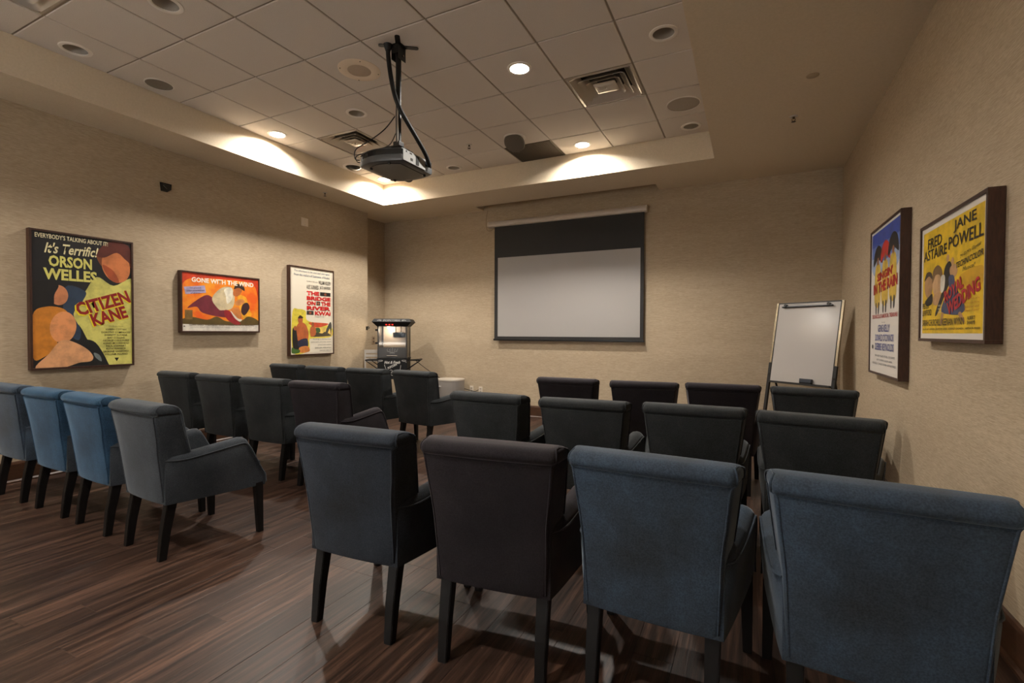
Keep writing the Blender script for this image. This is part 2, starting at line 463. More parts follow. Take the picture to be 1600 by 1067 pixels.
# dark perforated return panel
x0, x1, y0, y1 = cell(*PANEL)
ret = empty('return_grille', ((x0 + x1) / 2, (y0 + y1) / 2, H), 0, 'dark perforated return air panel filling one tile by the far fascia', 'vent')
bm = BM(); hx, hy = (x1 - x0) / 2 - 0.012, (y1 - y0) / 2 - 0.012
box(bm, -hx, hx, -hy, hy, 0.006, 0.012)
obj('backing', bm, mat('grille_back', (40, 33, 24), 0.7), ret)
bm = BM()
n = 26
for k in range(n):
    x = -hx + (k + 0.5) * 2 * hx / n; box(bm, x - 0.004, x + 0.004, -hy, hy, 0.001, 0.006)
for k in range(22):
    y = -hy + (k + 0.5) * 2 * hy / 22; box(bm, -hx, hx, y - 0.004, y + 0.004, 0.002, 0.0055)
tag(obj('mesh_screen', bm, mat('grille_bronze', (76, 64, 47), 0.5), ret), kind='stuff')
bm = BM()
for a in ((-hx - .004, -hx + .012, -hy - .004, hy + .004), (hx - .012, hx + .004, -hy - .004, hy + .004), (-hx, hx, -hy - .004, -hy + .012), (-hx, hx, hy - .012, hy + .004)):
    box(bm, *a, -0.002, 0.008)
obj('frame', bm, mat('grille_bronze', (76, 64, 47)), ret)

# four way diffusers
def sqring(bm, a0, z0, a1, z1, th=0.003, r=0.02):
    def ring(a, z): return rrect(-a, a, -a, a, min(r, a * 0.3), z, 3)
    loft(bm, [ring(a0, z0), ring(a1, z1), ring(a1, z1 + th), ring(a0, z0 + th), ring(a0, z0)], caps=False)
VL = ['square metal ceiling diffuser right of the bright middle downlight', 'square metal ceiling diffuser behind the projector', 'square metal ceiling diffuser cut off at the top left corner']
for (ci, rj), lb in zip(VENTS, VL):
    x0, x1, y0, y1 = cell(ci, rj)
    d = empty('air_diffuser', ((x0 + x1) / 2, (y0 + y1) / 2, H), 0, lb, 'vent', 'square air diffusers in the tile ceiling')
    bm = BM(); sqring(bm, 0.296, 0.004, 0.274, -0.002, r=0.004); sqring(bm, 0.274, -0.002, 0.200, 0.060, r=0.035)
    obj('frame', bm, M_steel, d, 40)
    for a0, a1, zz in ((0.212, 0.140, 0.0), (0.152, 0.085, 0.0)):
        bm = BM(); sqring(bm, a0, zz - 0.004, a1, zz + 0.062, r=0.03); obj('louver', bm, M_steel, d, 40)
    bm = BM(); loft(bm, [rrect(-.1, .1, -.1, .1, .02, 0.004), rrect(-.085, .085, -.085, .085, .02, -0.002), rrect(-.03, .03, -.03, .03, .01, 0.0)])
    obj('centre_plate', bm, M_steel, d, 30)
    bm = BM(); lathe(bm, [(0.001, -0.006), (0.008, -0.005), (0.009, 0.0)], 12, caps=True); obj('screw', bm, M_chrome, d, 40)
    bm = BM(); box(bm, -0.27, 0.27, -0.27, 0.27, 0.105, 0.11); obj('duct_back', bm, mat('duct_dark', (52, 46, 38), 0.6), d)

# ceiling speakers
def speaker(cx, cy, r_out, r_in, ring_col, grill_col, label, tilt=None):
    d = empty('ceiling_speaker', (cx, cy, H), 0, label, 'speaker', 'round speakers in the tile ceiling')
    if tilt is None:
        bm = BM(); lathe(bm, [(r_in, 0.001), (r_in, -0.008), (r_in + 0.004, -0.010), (r_out - 0.01, -0.008), (r_out, -0.003), (r_out, 0.0)], 48); obj('rim', bm, ring_col, d, 50)
        bm = BM(); lathe(bm, [(0.001, -0.009), (r_in * 0.6, -0.008), (r_in, -0.004), (r_in, 0.0)], 40, caps=True); obj('grille', bm, grill_col, d, 50)
        if r_out - r_in > 0.05:
            for k in range(4):
                bm = BM(); a = PI / 4 + k * PI / 2; lathe(bm, [(0.001, -0.012), (0.005, -0.011), (0.006, -0.007)], 8, math.cos(a) * (r_out - .02), math.sin(a) * (r_out - .02), caps=True)
                obj('screw', bm, M_chrome, d)
    else:
        bm = BM(); lathe(bm, [(0.125, 0.0), (0.125, -0.012), (0.105, -0.016), (0.10, 0.0)], 40); obj('rim', bm, M_trim, d, 50)
        R = Matrix.Translation((0, 0.0, -0.062)) @ Matrix.Rotation(tilt, 4, 'X')
        t = BM(); lathe(t, [(0.001, -0.034), (0.08, -0.032), (0.118, -0.022), (0.124, -0.005), (0.116, 0.012), (0.09, 0.03), (0.001, 0.04)], 40, caps=True)
        bm = BM(); join(bm, t, 0, R); obj('drum', bm, grill_col, d, 50)
    return d
def grillmat(name, a, b):
    return textured(name, a, b, (1, 1, 1), 400, 1, 0.6, 0.5, 0.001)
M_gr1 = grillmat('speaker_mesh_grey', (160, 148, 134), (180, 168, 154)); M_gr4 = grillmat('speaker_mesh_mid', (116, 108, 97), (136, 128, 117)); M_gr2 = grillmat('speaker_mesh_dark', (84, 76, 66), (102, 94, 84))
M_gr3 = grillmat('speaker_mesh_tan', (176, 154, 130), (196, 174, 150))
speaker(-0.297, 0.915, 0.115, 0.105, M_trim, M_gr4, 'small round grey ceiling speaker near the left fascia, between two unlit downlights')
speaker(1.521, 1.53, 0.178, 0.098, mat('cream_plastic', (238, 220, 196), 0.5), M_gr3, 'round ceiling speaker with wide cream rim and four screws, left of the projector pole')
speaker(3.95, 3.378, 0.160, 0.152, M_trim, M_gr1, 'large flat round grey ceiling speaker near the right edge of the tray')
speaker(2.10, 3.40, 0.13, 0.12, M_trim, M_gr2, 'tilted round grey ceiling speaker hanging below the tile beside the dark perforated panel', tilt=math.radians(-32))

# dark gimbal fixture
d = empty('dark_eyeball_fixture', (-0.32, 3.36, H), 0, 'round white ceiling ring with a dark glossy eye, under the far diffuser', 'ceiling camera')
bm = BM(); lathe(bm, [(0.108, 0.0), (0.108, -0.010), (0.118, -0.014), (0.138, -0.006), (0.140, 0.0)], 40); obj('rim', bm, M_trim, d, 50)
bm = BM(); lathe(bm, [(0.001, -0.048), (0.04, -0.044), (0.08, -0.028), (0.105, -0.004), (0.107, 0.0)], 40, caps=True); obj('dome', bm, mat('dark_dome', (40, 40, 34), 0.12), d, 50)

# sprinklers and cover
def sprinkler(x, y, z, lb):
    d = empty('fire_sprinkler', (x, y, z), 0, lb, 'sprinkler', 'small fire sprinkler heads')
    bm = BM(); lathe(bm, [(0.034, 0.0), (0.033, -0.004), (0.014, -0.008), (0.012, 0.0)], 20); obj('escutcheon', bm, M_white, d, 50)
    bm = BM(); lathe(bm, [(0.001, 0.0), (0.009, 0.0), (0.009, -0.018), (0.006, -0.022), (0.001, -0.022)], 12, caps=True)
    for s in (-1, 1): tube(bm, [(s * 0.008, 0, -0.016), (s * 0.014, 0, -0.03), (s * 0.004, 0, -0.045)], 0.0025, 6)
    obj('frame_arms', bm, mat('dark_brass', (70, 56, 42), 0.35, 0.7), d)
    bm = BM(); lathe(bm, [(0.001, -0.045), (0.018, -0.046), (0.019, -0.048), (0.001, -0.049)], 16, caps=True); obj('deflector', bm, mat('dark_brass', (70, 56, 42)), d)
sprinkler(1.51, 3.365, H, 'small fire sprinkler on a ceiling tile right of the projector')
sprinkler(-0.80, 3.305, SOF, 'small fire sprinkler under the left soffit above the portrait war poster')
sprinkler(4.892, 3.372, SOF, 'small dark fire sprinkler under the right soffit')
d = empty('sprinkler_cover', (4.967, 2.636, SOF), 0, 'flat cream disc set flush in the right soffit', 'cover')
bm = BM(); lathe(bm, [(0.001, -0.004), (0.040, -0.004), (0.043, -0.002), (0.043, 0.0)], 32, caps=True)
obj('disc', bm, mat('cream_disc', (176, 158, 130), 0.5), d, 40)

# ------------------------------------------------------------------ chairs
def chair_meshes():
    P = {}
    tab = [(.312, .045, .150, .208, .02), (.316, .026, .160, .221, .022), (.335, .019, .165, .226, .02), (.40, .012, .165, .231, .018), (.50, .0, .165, .240, .018), (.60, -.012, .155, .250, .018),
           (.70, -.024, .130, .262, .018), (.77, -.035, .112, .270, .018), (.825, -.043, .099, .276, .014), (.831, -.037, .097, .275, .012),
           (.836, -.048, .095, .279, .016), (.846, -.056, .092, .281, .020), (.858, -.058, .086, .282, .022), (.871, -.053, .076, .280, .022), (.881, -.042, .062, .276, .022), (.887, -.026, .044, .269, .022), (.8885, -.010, .028, .26, .016)]
    def sec(z, yr, yf, hw, r):
        pts = []
        k_ = .055 * max(0, min(1, (z - .32) / .28))
        for (x, y, zz) in rrect(-hw, hw, yr, yf, r, z, 4):
            t = 1 - (x / hw) ** 2
            x *= 1 - k_ * (1 - max(0, min(1, (y - yr) / (yf - yr)))) + .02 * max(0, (y - yr) / (yf - yr))
            if y > (yr + yf) / 2: y += 0.022 * t * (1 if z < .86 else .3)
            else: y -= 0.010 * t
            pts.append((x, y, zz))
        # extra points on long sides for the crown
        out = []
        for i, p in enumerate(pts):
            out.append(p); q = pts[(i + 1) % len(pts)]
            if abs(q[0] - p[0]) > 0.1:
                for k in range(1, 6):
                    f = k / 6; x = p[0] + (q[0] - p[0]) * f; t = 1 - (x / hw) ** 2
                    base_y = (yf + 0.022 * t * (1 if z < .86 else .3)) if p[1] > (yr + yf) / 2 else (yr - 0.010 * t)
                    out.append((x, base_y, z))
        return out
    bm = BM(); loft(bm, [sec(*t) for t in tab]); P['backrest'] = mesh('backrest', bm, V['slate'], 40)
    for s in (-1, 1):
        bm = BM()
        rear = [(s * (hw * (1 - .055 * max(0, min(1, (z - .32) / .28))) - .008), yr + .001, z) for z, yr, yf, hw, r in tab[2:9]]
        over = [(s * (hw * .958 + .001), yr + .020, z) for z, yr, yf, hw, r in tab[10:14]]
        top = [(s * .262, -.012, .884), (s * .270, .03, .882)]
        front = [(s * (hw * 1.012 + .001), yf - .012, z) for z, yr, yf, hw, r in reversed(tab[5:14])]
        tube(bm, smooth_path(rear + over + top + front, 2), 0.0038, 6)
        P['back_piping%d' % s] = mesh('piping', bm, V['slate'], 60)
    ys_ = [.022, .06, .10, .15, .20, .26, .32, .38, .42, .445, .462, .485, .51, .535, .56, .575]
    tz = [.604, .600, .599, .602, .608, .616, .624, .632, .636, .632, .618, .578, .528, .478, .430, .402]
    arms = {}
    for s in (-1, 1):
        secs = []; pip = []
        for y, zt in zip(ys_, tz):
            t = max(0, y / .575); ox = .229 + .074 * t ** 0.8; ob = .229 + .083 * max(0, (y - .022) / .553) ** 0.48
            fl = .012
            zb = .318 - .014 * t
            th = .094; r = min(th / 2, (zt - zb) * .4)
            def X(z):
                q = max(0, min(1, (z - .32) / .29)); return ox + (ob - ox) * min(1, q * 1.5) + fl * .8 * q
            o = []
            for z in (zb, zb + (zt - r - zb) * .33, zb + (zt - r - zb) * .66, zt - r): o.append((s * X(z), y, z))
            cx = X(zt - r) - th / 2
            for k in range(1, 8):
                a = PI * k / 8; o.append((s * (cx + th / 2 * math.cos(a)), y, zt - r + r * math.sin(a)))
            for z in (zt - r, zb): o.append((s * (cx - th / 2 + (0 if z > zb else .02)), y, z))
            secs.append(o); pip.append((s * (X(zt - r) + .001), y, zt - r * .75))
        pip.append((s * .309, .578, .32))
        bm = BM(); loft(bm, secs); P['arm%d' % s] = mesh('arm', bm, V['slate'], 42)
        bm = BM(); tube(bm, smooth_path(pip, 2), 0.0038, 6); P['armpip%d' % s] = mesh('piping', bm, V['slate'], 60)
        bm = BM(); loft(bm, [[(s * .2 + a * .019, .016 + b * .019, 0.0) for a, b in ((-1, -1), (1, -1), (1, 1), (-1, 1))],
                            [(s * .2 + a * .022, .035 + b * .023, 0.16) for a, b in ((-1, -1), (1, -1), (1, 1), (-1, 1))],
                            [(s * .2 + a * .024, .068 + b * .027, 0.335) for a, b in ((-1, -1), (1, -1), (1, 1), (-1, 1))]])
        bmesh.ops.bevel(bm, geom=[e for e in bm.edges if abs(e.verts[0].co.z - e.verts[1].co.z) > .05], offset=.003, segments=2, affect='EDGES')
        P['rleg%d' % s] = mesh('leg', bm, M_leg)
        bm = BM(); loft(bm, [[(s * .285 + a * .017, .548 + b * .017, 0.0) for a, b in ((-1, -1), (1, -1), (1, 1), (-1, 1))],
                            [(s * .278 + a * .024, .540 + b * .024, 0.325) for a, b in ((-1, -1), (1, -1), (1, 1), (-1, 1))]])
        bmesh.ops.bevel(bm, geom=[e for e in bm.edges if abs(e.verts[0].co.z - e.verts[1].co.z) > .05], offset=.003, segments=2, affect='EDGES')
        P['fleg%d' % s] = mesh('leg', bm, M_leg)
    def trap(y0, y1, w0, w1, z, ins=0):
        r = []
        for k in range(9):
            f = k / 8; r.append((-(w0 + ins * 0 - ins) + 2 * (w0 - ins) * f, y0 + ins, z))
        for k in range(9):
            f = k / 8; r.append(((w1 - ins) - 2 * (w1 - ins) * f, y1 - ins + .018 * math.sin(PI * f), z))
        return r
    bm = BM(); loft(bm, [trap(.10, .566, .20, .290, .306), trap(.10, .570, .20, .292, .33), trap(.10, .570, .20, .292, .395)]); P['apron'] = mesh('apron', bm, V['slate'], 40)
    bm = BM(); loft(bm, [trap(.13, .585, .172, .222, .385, .008), trap(.13, .590, .176, .226, .405), trap(.13, .590, .176, .226, .445), trap(.13, .585, .176, .222, .462, .02), trap(.13, .56, .176, .218, .472, .06), trap(.13, .53, .176, .214, .476, .11)])
    P['seat'] = mesh('seat', bm, V['slate'], 50)
    return P
CM = chair_meshes()
def chair(x, y, deg, vel, label):
    t = empty('armchair', (x, y, 0), math.radians(deg), label, 'chair', 'velvet armchairs set out in rows')
    arm_vel = 'slate' if vel == 'blue' else vel  # arms and seat stay slate; only the back has cool light painted in
    def put(name, key, par, fabric=True, vel=vel):
        o = link(name, CM[key], par)
        if fabric and vel != 'slate':
            o.material_slots[0].link = 'OBJECT'; o.material_slots[0].material = V[vel]
        return o
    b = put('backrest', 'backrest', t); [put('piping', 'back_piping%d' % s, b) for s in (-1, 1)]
    for s in (-1, 1):
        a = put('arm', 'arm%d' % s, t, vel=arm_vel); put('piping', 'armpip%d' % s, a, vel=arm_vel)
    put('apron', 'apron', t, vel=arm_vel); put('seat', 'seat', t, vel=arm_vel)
    for s in (-1, 1):
        put('leg', 'rleg%d' % s, t, False); put('leg', 'fleg%d' % s, t, False)
    return t
CH = [
 (3.026, -.125, 3, 'ink', 'dark slate velvet armchair at the aisle end of the nearest row, right block'),
 (3.690, -.085, 6, 'plum', 'purplish black velvet armchair, second from the aisle in the nearest right row'),
 (4.268, -.03, -2, 'slateblue', 'slate blue velvet armchair, second from the right wall in the nearest row'),
 (4.898, -.06, -3, 'slateblue', 'large blue grey velvet armchair nearest the right wall in the bottom right corner'),
 (2.970, 1.19, -1, 'charcoal', 'charcoal velvet armchair at the aisle end of the middle row, right block'),
 (3.642, 1.19, 3, 'charcoal', 'charcoal velvet armchair, second from the aisle in the middle row of the right block'),
 (4.275, 1.25, 2, 'charcoal', 'charcoal velvet armchair, third from the aisle in the middle row of the right block'),
 (4.875, 1.19, -7, 'charcoal', 'charcoal velvet armchair beside the right wall in the middle row'),
 (3.070, 2.49, 2, 'plum', 'dark velvet armchair at the aisle end of the front row, right block'),
 (3.755, 2.49, 5, 'plum', 'dark velvet armchair, second from the aisle in the front row of the right block'),
 (4.365, 2.60, 2, 'plum', 'dark velvet armchair in the front row just left of the whiteboard easel'),
 (4.990, 2.57, -7, 'charcoal', 'charcoal velvet armchair in front of the whiteboard easel beside the right wall'),
 (1.385, -.105, -4, 'slate', 'grey velvet armchair at the aisle end of the nearest left row, whole arm visible'),
 (.710, -.065, -3, 'blue', 'velvet armchair, cool light painted on its back, beside the grey aisle chair, nearest left row'),
 (.090, -.045, -1, 'blue', 'velvet armchair, cool light painted on its back, beside the cut-off chair, nearest left row'),
 (-.560, -.04, 0, 'slateblue', 'grey blue velvet armchair cut off by the left edge of the picture'),
 (-.665, 1.25, -1, 'charcoal', 'charcoal velvet armchair beside the left wall in the middle row'),
 (.044, 1.21, -1, 'charcoal', 'charcoal velvet armchair, second from the left wall in the middle row'),
 (.700, 1.21, 1, 'charcoal', 'charcoal velvet armchair, third from the left wall in the middle row'),
 (1.360, 1.20, 3, 'plum', 'plum grey velvet armchair at the aisle end of the middle row, left block'),
 (-.730, 2.60, -3, 'charcoal', 'dark velvet armchair beside the left wall in the front row'),
 (.000, 2.53, -2, 'charcoal', 'dark velvet armchair, second from the left wall in the front row of the left block'),
 (.680, 2.51, 0, 'charcoal', 'dark velvet armchair in the front row, third from the left wall'),
 (1.345, 2.49, -8, 'charcoal', 'dark velvet armchair at the aisle end of the front row, left block'),
]
for a in CH: chair(*a)

# ------------------------------------------------------------------ posters
class Print:
    def __init__(s, W, Hh): s.W, s.H, s.art, s.am, s.lines, s.k, s.tk = W, Hh, BM(), [], [], 0, 0
    def ink(s, lst, rgb):
        q = tuple(max(0, int(c * .84)) for c in rgb)
        m = textured('paint_%d_%d_%d' % rgb, q, rgb, (1, 1, 1), 9, 6, 0.45, lo=.36, hi=.56)
        if m not in lst: lst.append(m)
        return lst.index(m)
    def co(s, u, v): return ((u - .5) * s.W, (1 - v) * s.H)
    def shape(s, rgb, pts, curve=True):
        mi = s.ink(s.am, rgb); s.k += 1
        P = [Vector((*s.co(u, v), 0)) for u, v in pts]
        if curve: P = smooth_path(P, 5, True)
        lo_u, hi_u = -s.W / 2, s.W / 2
        vs = [s.art.verts.new((min(max(p.x, lo_u), hi_u), -0.00004 * s.k, min(max(p.y, 0), s.H))) for p in P]
        try: f = s.art.faces.new(vs); f.material_index = mi
        except ValueError: return
    def rect(s, rgb, u0, v0, u1, v1): s.shape(rgb, [(u0, v0), (u1, v0), (u1, v1), (u0, v1)], False)
    def oval(s, rgb, u, v, a, b, tilt=0):
        s.shape(rgb, [(u + a * math.cos(t) * math.cos(tilt) - b * math.sin(t) * math.sin(tilt), v + a * math.cos(t) * math.sin(tilt) + b * math.sin(t) * math.cos(tilt)) for t in [k * PI / 5 for k in range(10)]])
    def text(s, st, rgb, u0, u1, v0, v1, bold=0.0, shear=0.0, rot=0.0):
        m = mat('ink_%d_%d_%d' % rgb, rgb, 0.45); s.tk += 1
        t = text_bm(st, (u1 - u0) * s.W, (v1 - v0) * s.H, bold, shear)
        cx, cz = s.co((u0 + u1) / 2, (v0 + v1) / 2); c, n = math.cos(rot), math.sin(rot)
        for v in t.verts:
            x, y = v.co.x, v.co.y; v.co = Vector((cx + x * c - y * n, -0.0021 - .00004 * s.tk, cz + x * n + y * c))
        s.lines.append((t, m))

def poster(name, side, y0, y1, z0, z1, label, paper, draw, border=0.0, d=0.06):
    W, Hh = y1 - y0, z1 - z0
    x = XL if side == 'L' else XR
    p = empty(name, (x, (y0 + y1) / 2, z0), PI / 2 if side == 'L' else -PI / 2, label, 'poster', 'framed film posters on the side walls')
    f = 0.017
    bm = BM()
    for a in ((-W / 2, W / 2, 0, f), (-W / 2, W / 2, Hh - f, Hh)): box(bm, a[0], a[1], -d, -0.002, a[2], a[3], 0.0015)
    for a in ((-W / 2, -W / 2 + f), (W / 2 - f, W / 2)): box(bm, a[0], a[1], -d, -0.002, f, Hh - f, 0.0015)
    obj('frame', bm, M_frame, p)
    bm = BM(); box(bm, -W / 2 + f, W / 2 - f, -0.052, -0.040, f, Hh - f)
    obj('print', bm, mat('paper_%d_%d_%d' % paper, paper, 0.45), p)
    bm = BM(); box(bm, -W / 2 + f, W / 2 - f, -0.040, -0.003, f, Hh - f); obj('backing_board', bm, M_frame, p)
    b = f + border
    pr = Print(W - 2 * b, Hh - 2 * b); draw(pr)
    obj('picture', pr.art, pr.am, p, loc=(0, -0.0523, b))
    for t, m in pr.lines: obj('lettering', t, m, p, loc=(0, -0.0523, b))

def d_kane(p):
    Y, K, R = (214, 206, 110), (22, 22, 26), (140, 18, 22)
    p.rect(K, 0, 0, 1, 1)
    p.shape(Y, [(.62, .30), (.80, .36), (1.03, .30), (1.05, .65), (1.04, 1.05), (.75, 1.04), (.62, .90), (.52, .80), (.45, .70), (.36, .62), (.40, .53), (.50, .42)])
    p.shape((44, 62, 84), [(.30, .40), (.50, .42), (.47, .50), (.38, .60), (.45, .72), (.42, .80), (.30, .70)])
    p.shape((120, 62, 30), [(.62, .10), (.80, .02), (.98, .06), (1.0, .20), (.90, .16), (.72, .20), (.66, .20)])
    p.oval((206, 122, 70), .83, .20, .16, .13, .3); p.shape((92, 34, 22), [(.62, .12), (.75, .01), (.97, .02), (1.0, .16), (.94, .14), (.84, .09), (.70, .14)])
    p.shape((168, 78, 40), [(.68, .20), (.80, .24), (.86, .33), (.76, .31)])
    p.oval((200, 128, 86), .24, .46, .09, .075); p.shape((18, 18, 20), [(0, .40), (.14, .36), (.24, .385), (.20, .46), (.18, .55), (.02, .60)])
    p.shape((206, 128, 40), [(0, .62), (.12, .55), (.28, .56), (.34, .62), (.30, .68), (.20, .74), (.22, .84), (.10, .92), (0, .92)])
    p.oval((226, 150, 96), .28, .70, .13, .115, -.5)
    p.shape((220, 160, 112), [(.02, 1.0), (.14, .90), (.26, .80), (.40, .82), (.54, .89), (.58, .97), (.50, 1.02), (.2, 1.03)])
    p.shape((24, 26, 26), [(.48, .80), (.60, .82), (.72, .97), (.70, 1.02), (.30, 1.02), (.42, .975), (.56, .96), (.56, .88)])
    p.shape((120, 128, 126), [(.58, .90), (.64, .92), (.66, .97), (.60, .94)])
    p.text("EVERYBODY'S TALKING ABOUT IT!", (226, 216, 178), .03, .74, .012, .046, .015)
    p.text("It's Terrific!", (226, 216, 168), .11, .64, .070, .150, .02, .35, .02)
    p.text("ORSON", Y, .15, .57, .165, .250, .035); p.text("WELLES", Y, .10, .62, .262, .348, .035)
    p.text("CITIZEN", (236, 214, 40), .375, .985, .455, .565, .05, .0, .35); p.text("CITIZEN", R, .39, .985, .45, .555, .04, .0, .35)
    p.text("KANE", (236, 214, 40), .54, .95, .56, .662, .05, .0, .32); p.text("KANE", R, .55, .95, .555, .655, .04, .0, .32)
    p.text("(The Mercury Actors)", (60, 50, 20), .74, .90, .684, .694)
    for k, (t, wd) in enumerate((("JOSEPH COTTEN", .23), ("DOROTHY COMINGORE", .32), ("EVERETT SLOANE", .25), ("RAY COLLINS", .19), ("GEORGE COULOURIS", .29), ("AGNES MOOREHEAD", .29), ("PAUL STEWART", .22), ("RUTH WARRICK", .22), ("ERSKINE SANFORD", .28), ("WILLIAM ALLAND", .26))):
        p.text(t, (52, 44, 18), .82 - wd / 2, .82 + wd / 2, .708 + k * .0222, .7225 + k * .0222, .012)
    p.shape((40, 34, 16), [(.80, .945), (.85, .945), (.825, .975)], False)

def d_wind(p):
    m = textured('ink_sunset', (224, 92, 22), (236, 150, 34), (1, 1, 1), 4, 5, 0.45, lo=.4, hi=.6)
    p.am.append(m)
    p.rect((222, 96, 24), 0, 0, 1, .88)
    p.art.faces.ensure_lookup_table(); p.art.faces[-1].material_index = 0
    p.shape((204, 60, 24), [(0, 0), (1, 0), (1, .40), (.92, .10), (.5, .06), (.1, .10), (0, .20)])
    p.shape((240, 168, 40), [(.70, .34), (.82, .36), (.86, .55), (.90, .70), (.80, .80), (.74, .62)])
    p.rect((222, 214, 200), 0, .86, 1, 1)
    p.shape((92, 74, 34), [(0, .80), (.12, .76), (.30, .80), (.42, .74), (.55, .82), (.75, .80), (.85, .72), (.98, .78), (1, .88), (0, .88)])
    p.rect((120, 92, 46), .03, .64, .12, .80)
    p.shape((116, 40, 52), [(.06, .60), (.26, .38), (.36, .40), (.42, .55), (.56, .64), (.60, .74), (.44, .74), (.24, .68), (.17, .58)])
    p.shape((206, 188, 150), [(.36, .42), (.48, .22), (.62, .20), (.66, .40), (.62, .58), (.50, .62), (.44, .60)])
    p.shape((236, 228, 206), [(.52, .24), (.62, .20), (.63, .38), (.56, .50), (.54, .36)])
    p.oval((186, 104, 52), .70, .26, .055, .10, .4); p.shape((52, 34, 26), [(.65, .22), (.69, .12), (.78, .14), (.80, .24), (.72, .19)])
    p.oval((214, 138, 76), .73, .46, .05, .08, .9); p.shape((58, 32, 34), [(.77, .50), (.84, .46), (.87, .56), (.80, .70), (.75, .64)])
    p.shape((212, 130, 66), [(.60, .60), (.70, .56), (.75, .66), (.74, .78), (.66, .72)])
    p.shape((150, 34, 40), [(.52, .62), (.60, .64), (.68, .78), (.74, .86), (.66, .88), (.54, .76)])
    p.shape((236, 226, 206), [(.60, .62), (.70, .76), (.76, .78), (.73, .82), (.66, .76)])
    p.shape((176, 164, 196), [(.02, .25), (.27, .20), (.285, .325), (.04, .375)], False)
    p.text("GONE WITH THE WIND", (240, 228, 210), .11, .93, .070, .155, .03)
    for k, t in enumerate(("The greatest", "screen entertainment", "of all time...")):
        wd = (.14, .22, .13)[k]
        p.text(t, (58, 40, 60), .155 - wd / 2 + k * .004, .155 + wd / 2 + k * .004, .242 + k * .042, .270 + k * .042, .0, .2, .10)
    p.text("CLARK GABLE  VIVIEN LEIGH  LESLIE HOWARD  OLIVIA de HAVILLAND", (86, 66, 46), .08, .94, .872, .905, .01)
    p.text("A SELZNICK INTERNATIONAL PICTURE   VICTOR FLEMING   SCREENPLAY   SIDNEY HOWARD   MUSIC BY MAX STEINER", (110, 98, 86), .12, .90, .925, .938)
    p.shape((40, 36, 34), [(.01, .93), (.035, .93), (.022, .905)], False)

def d_kwai(p):
    R = (196, 24, 28); K = (70, 66, 62)
    for a in ((.025, .012, .975, .015), (.025, .985, .975, .988), (.025, .012, .030, .988), (.970, .012, .975, .988)): p.rect((150, 140, 124), *a)
    p.shape((226, 206, 70), [(.04, .52), (.18, .48), (.34, .50), (.36, .60), (.60, .64), (.96, .68), (.96, .80), (.50, .82), (.42, .84), (.40, .96), (.05, .97)])
    p.shape((206, 74, 36), [(.40, .635), (.60, .63), (.88, .64), (.78, .67), (.58, .69)])
    p.shape((232, 196, 96), [(.5, .70), (.8, .69), (.95, .72), (.95, .79), (.5, .80)])
    p.shape((52, 52, 46), [(.80, .78), (.84, .70), (.93, .62), (.965, .66), (.95, .78), (.92, .70), (.86, .76)])
    p.shape((66, 56, 34), [(.48, .77), (.58, .745), (.72, .76), (.80, .74), (.92, .77), (.92, .79), (.48, .80)])
    p.shape((62, 92, 44), [(.56, .70), (.66, .695), (.68, .74), (.60, .75)])
    p.shape((30, 28, 26), [(.04, .72), (.12, .70), (.16, .78), (.18, .96), (.06, .96)])
    p.oval((176, 98, 54), .10, .70, .035, .026)
    p.shape((184, 96, 50), [(.13, .68), (.22, .63), (.34, .66), (.40, .76), (.36, .86), (.18, .86), (.14, .78)])
    p.oval((176, 96, 52), .215, .605, .055, .045); p.shape((56, 36, 26), [(.16, .585), (.21, .55), (.28, .575), (.25, .585)])
    p.shape((38, 42, 66), [(.16, .85), (.36, .82), (.38, .92), (.20, .93)])
    p.shape((184, 96, 50), [(.44, .70), (.50, .67), (.57, .70), (.56, .78), (.45, .79)]); p.oval((150, 84, 48), .50, .655, .03, .03)
    p.shape((216, 132, 66), [(.20, .92), (.38, .91), (.42, .97), (.20, .98)])
    p.shape((70, 104, 44), [(.03, .92), (.10, .94), (.20, .95), (.18, .985), (.03, .985)])
    p.text("The adventure to be seen and seen again!", (44, 74, 110), .08, .92, .028, .055)
    p.text("From the makers of 'Lawrence of Arabia'", (44, 74, 110), .08, .92, .068, .095)
    p.text("COLUMBIA PICTURES presents", K, .36, .62, .142, .160); p.text("WILLIAM HOLDEN", K, .64, .94, .125, .170, .01)
    p.text("ALEC GUINNESS", K, .36, .64, .188, .236, .01); p.text("JACK HAWKINS", K, .67, .94, .188, .236, .01)
    for t, a, b, v in (("THE", .36, .66, .262), ("BRiDGE", .36, .94, .320), ("ON", .36, .57, .378), ("THE", .70, .94, .378), ("RiVER", .36, .94, .436), ("KWAi", .55, .94, .494)):
        p.text(t, R, a, b, v, v + .048, .05)
    for a, b, v in ((.68, .94, .262), (.59, .68, .378), (.36, .52, .494)):
        p.rect((46, 40, 38), a, v, b, v + .046); p.oval((150, 84, 56), (a + b) / 2, v + .024, .03, .015)
    p.text("COLUMBIA PICTURES", (150, 140, 130), .54, .78, .552, .566)
    for k, (t, a, b) in enumerate((("The Bridge on the River Kwai", .50, .94), ("SESSUE HAYAKAWA  JAMES DONALD  ANN SEARS", .46, .95), ("JONATHAN HARRIS", .62, .95), ("DAVID LEAN  PIERRE BOULLE", .55, .95), ("TECHNICOLOR  CINEMASCOPE", .66, .95))):
        p.text(t, K, a, b, .822 + k * .034, .838 + k * .034)

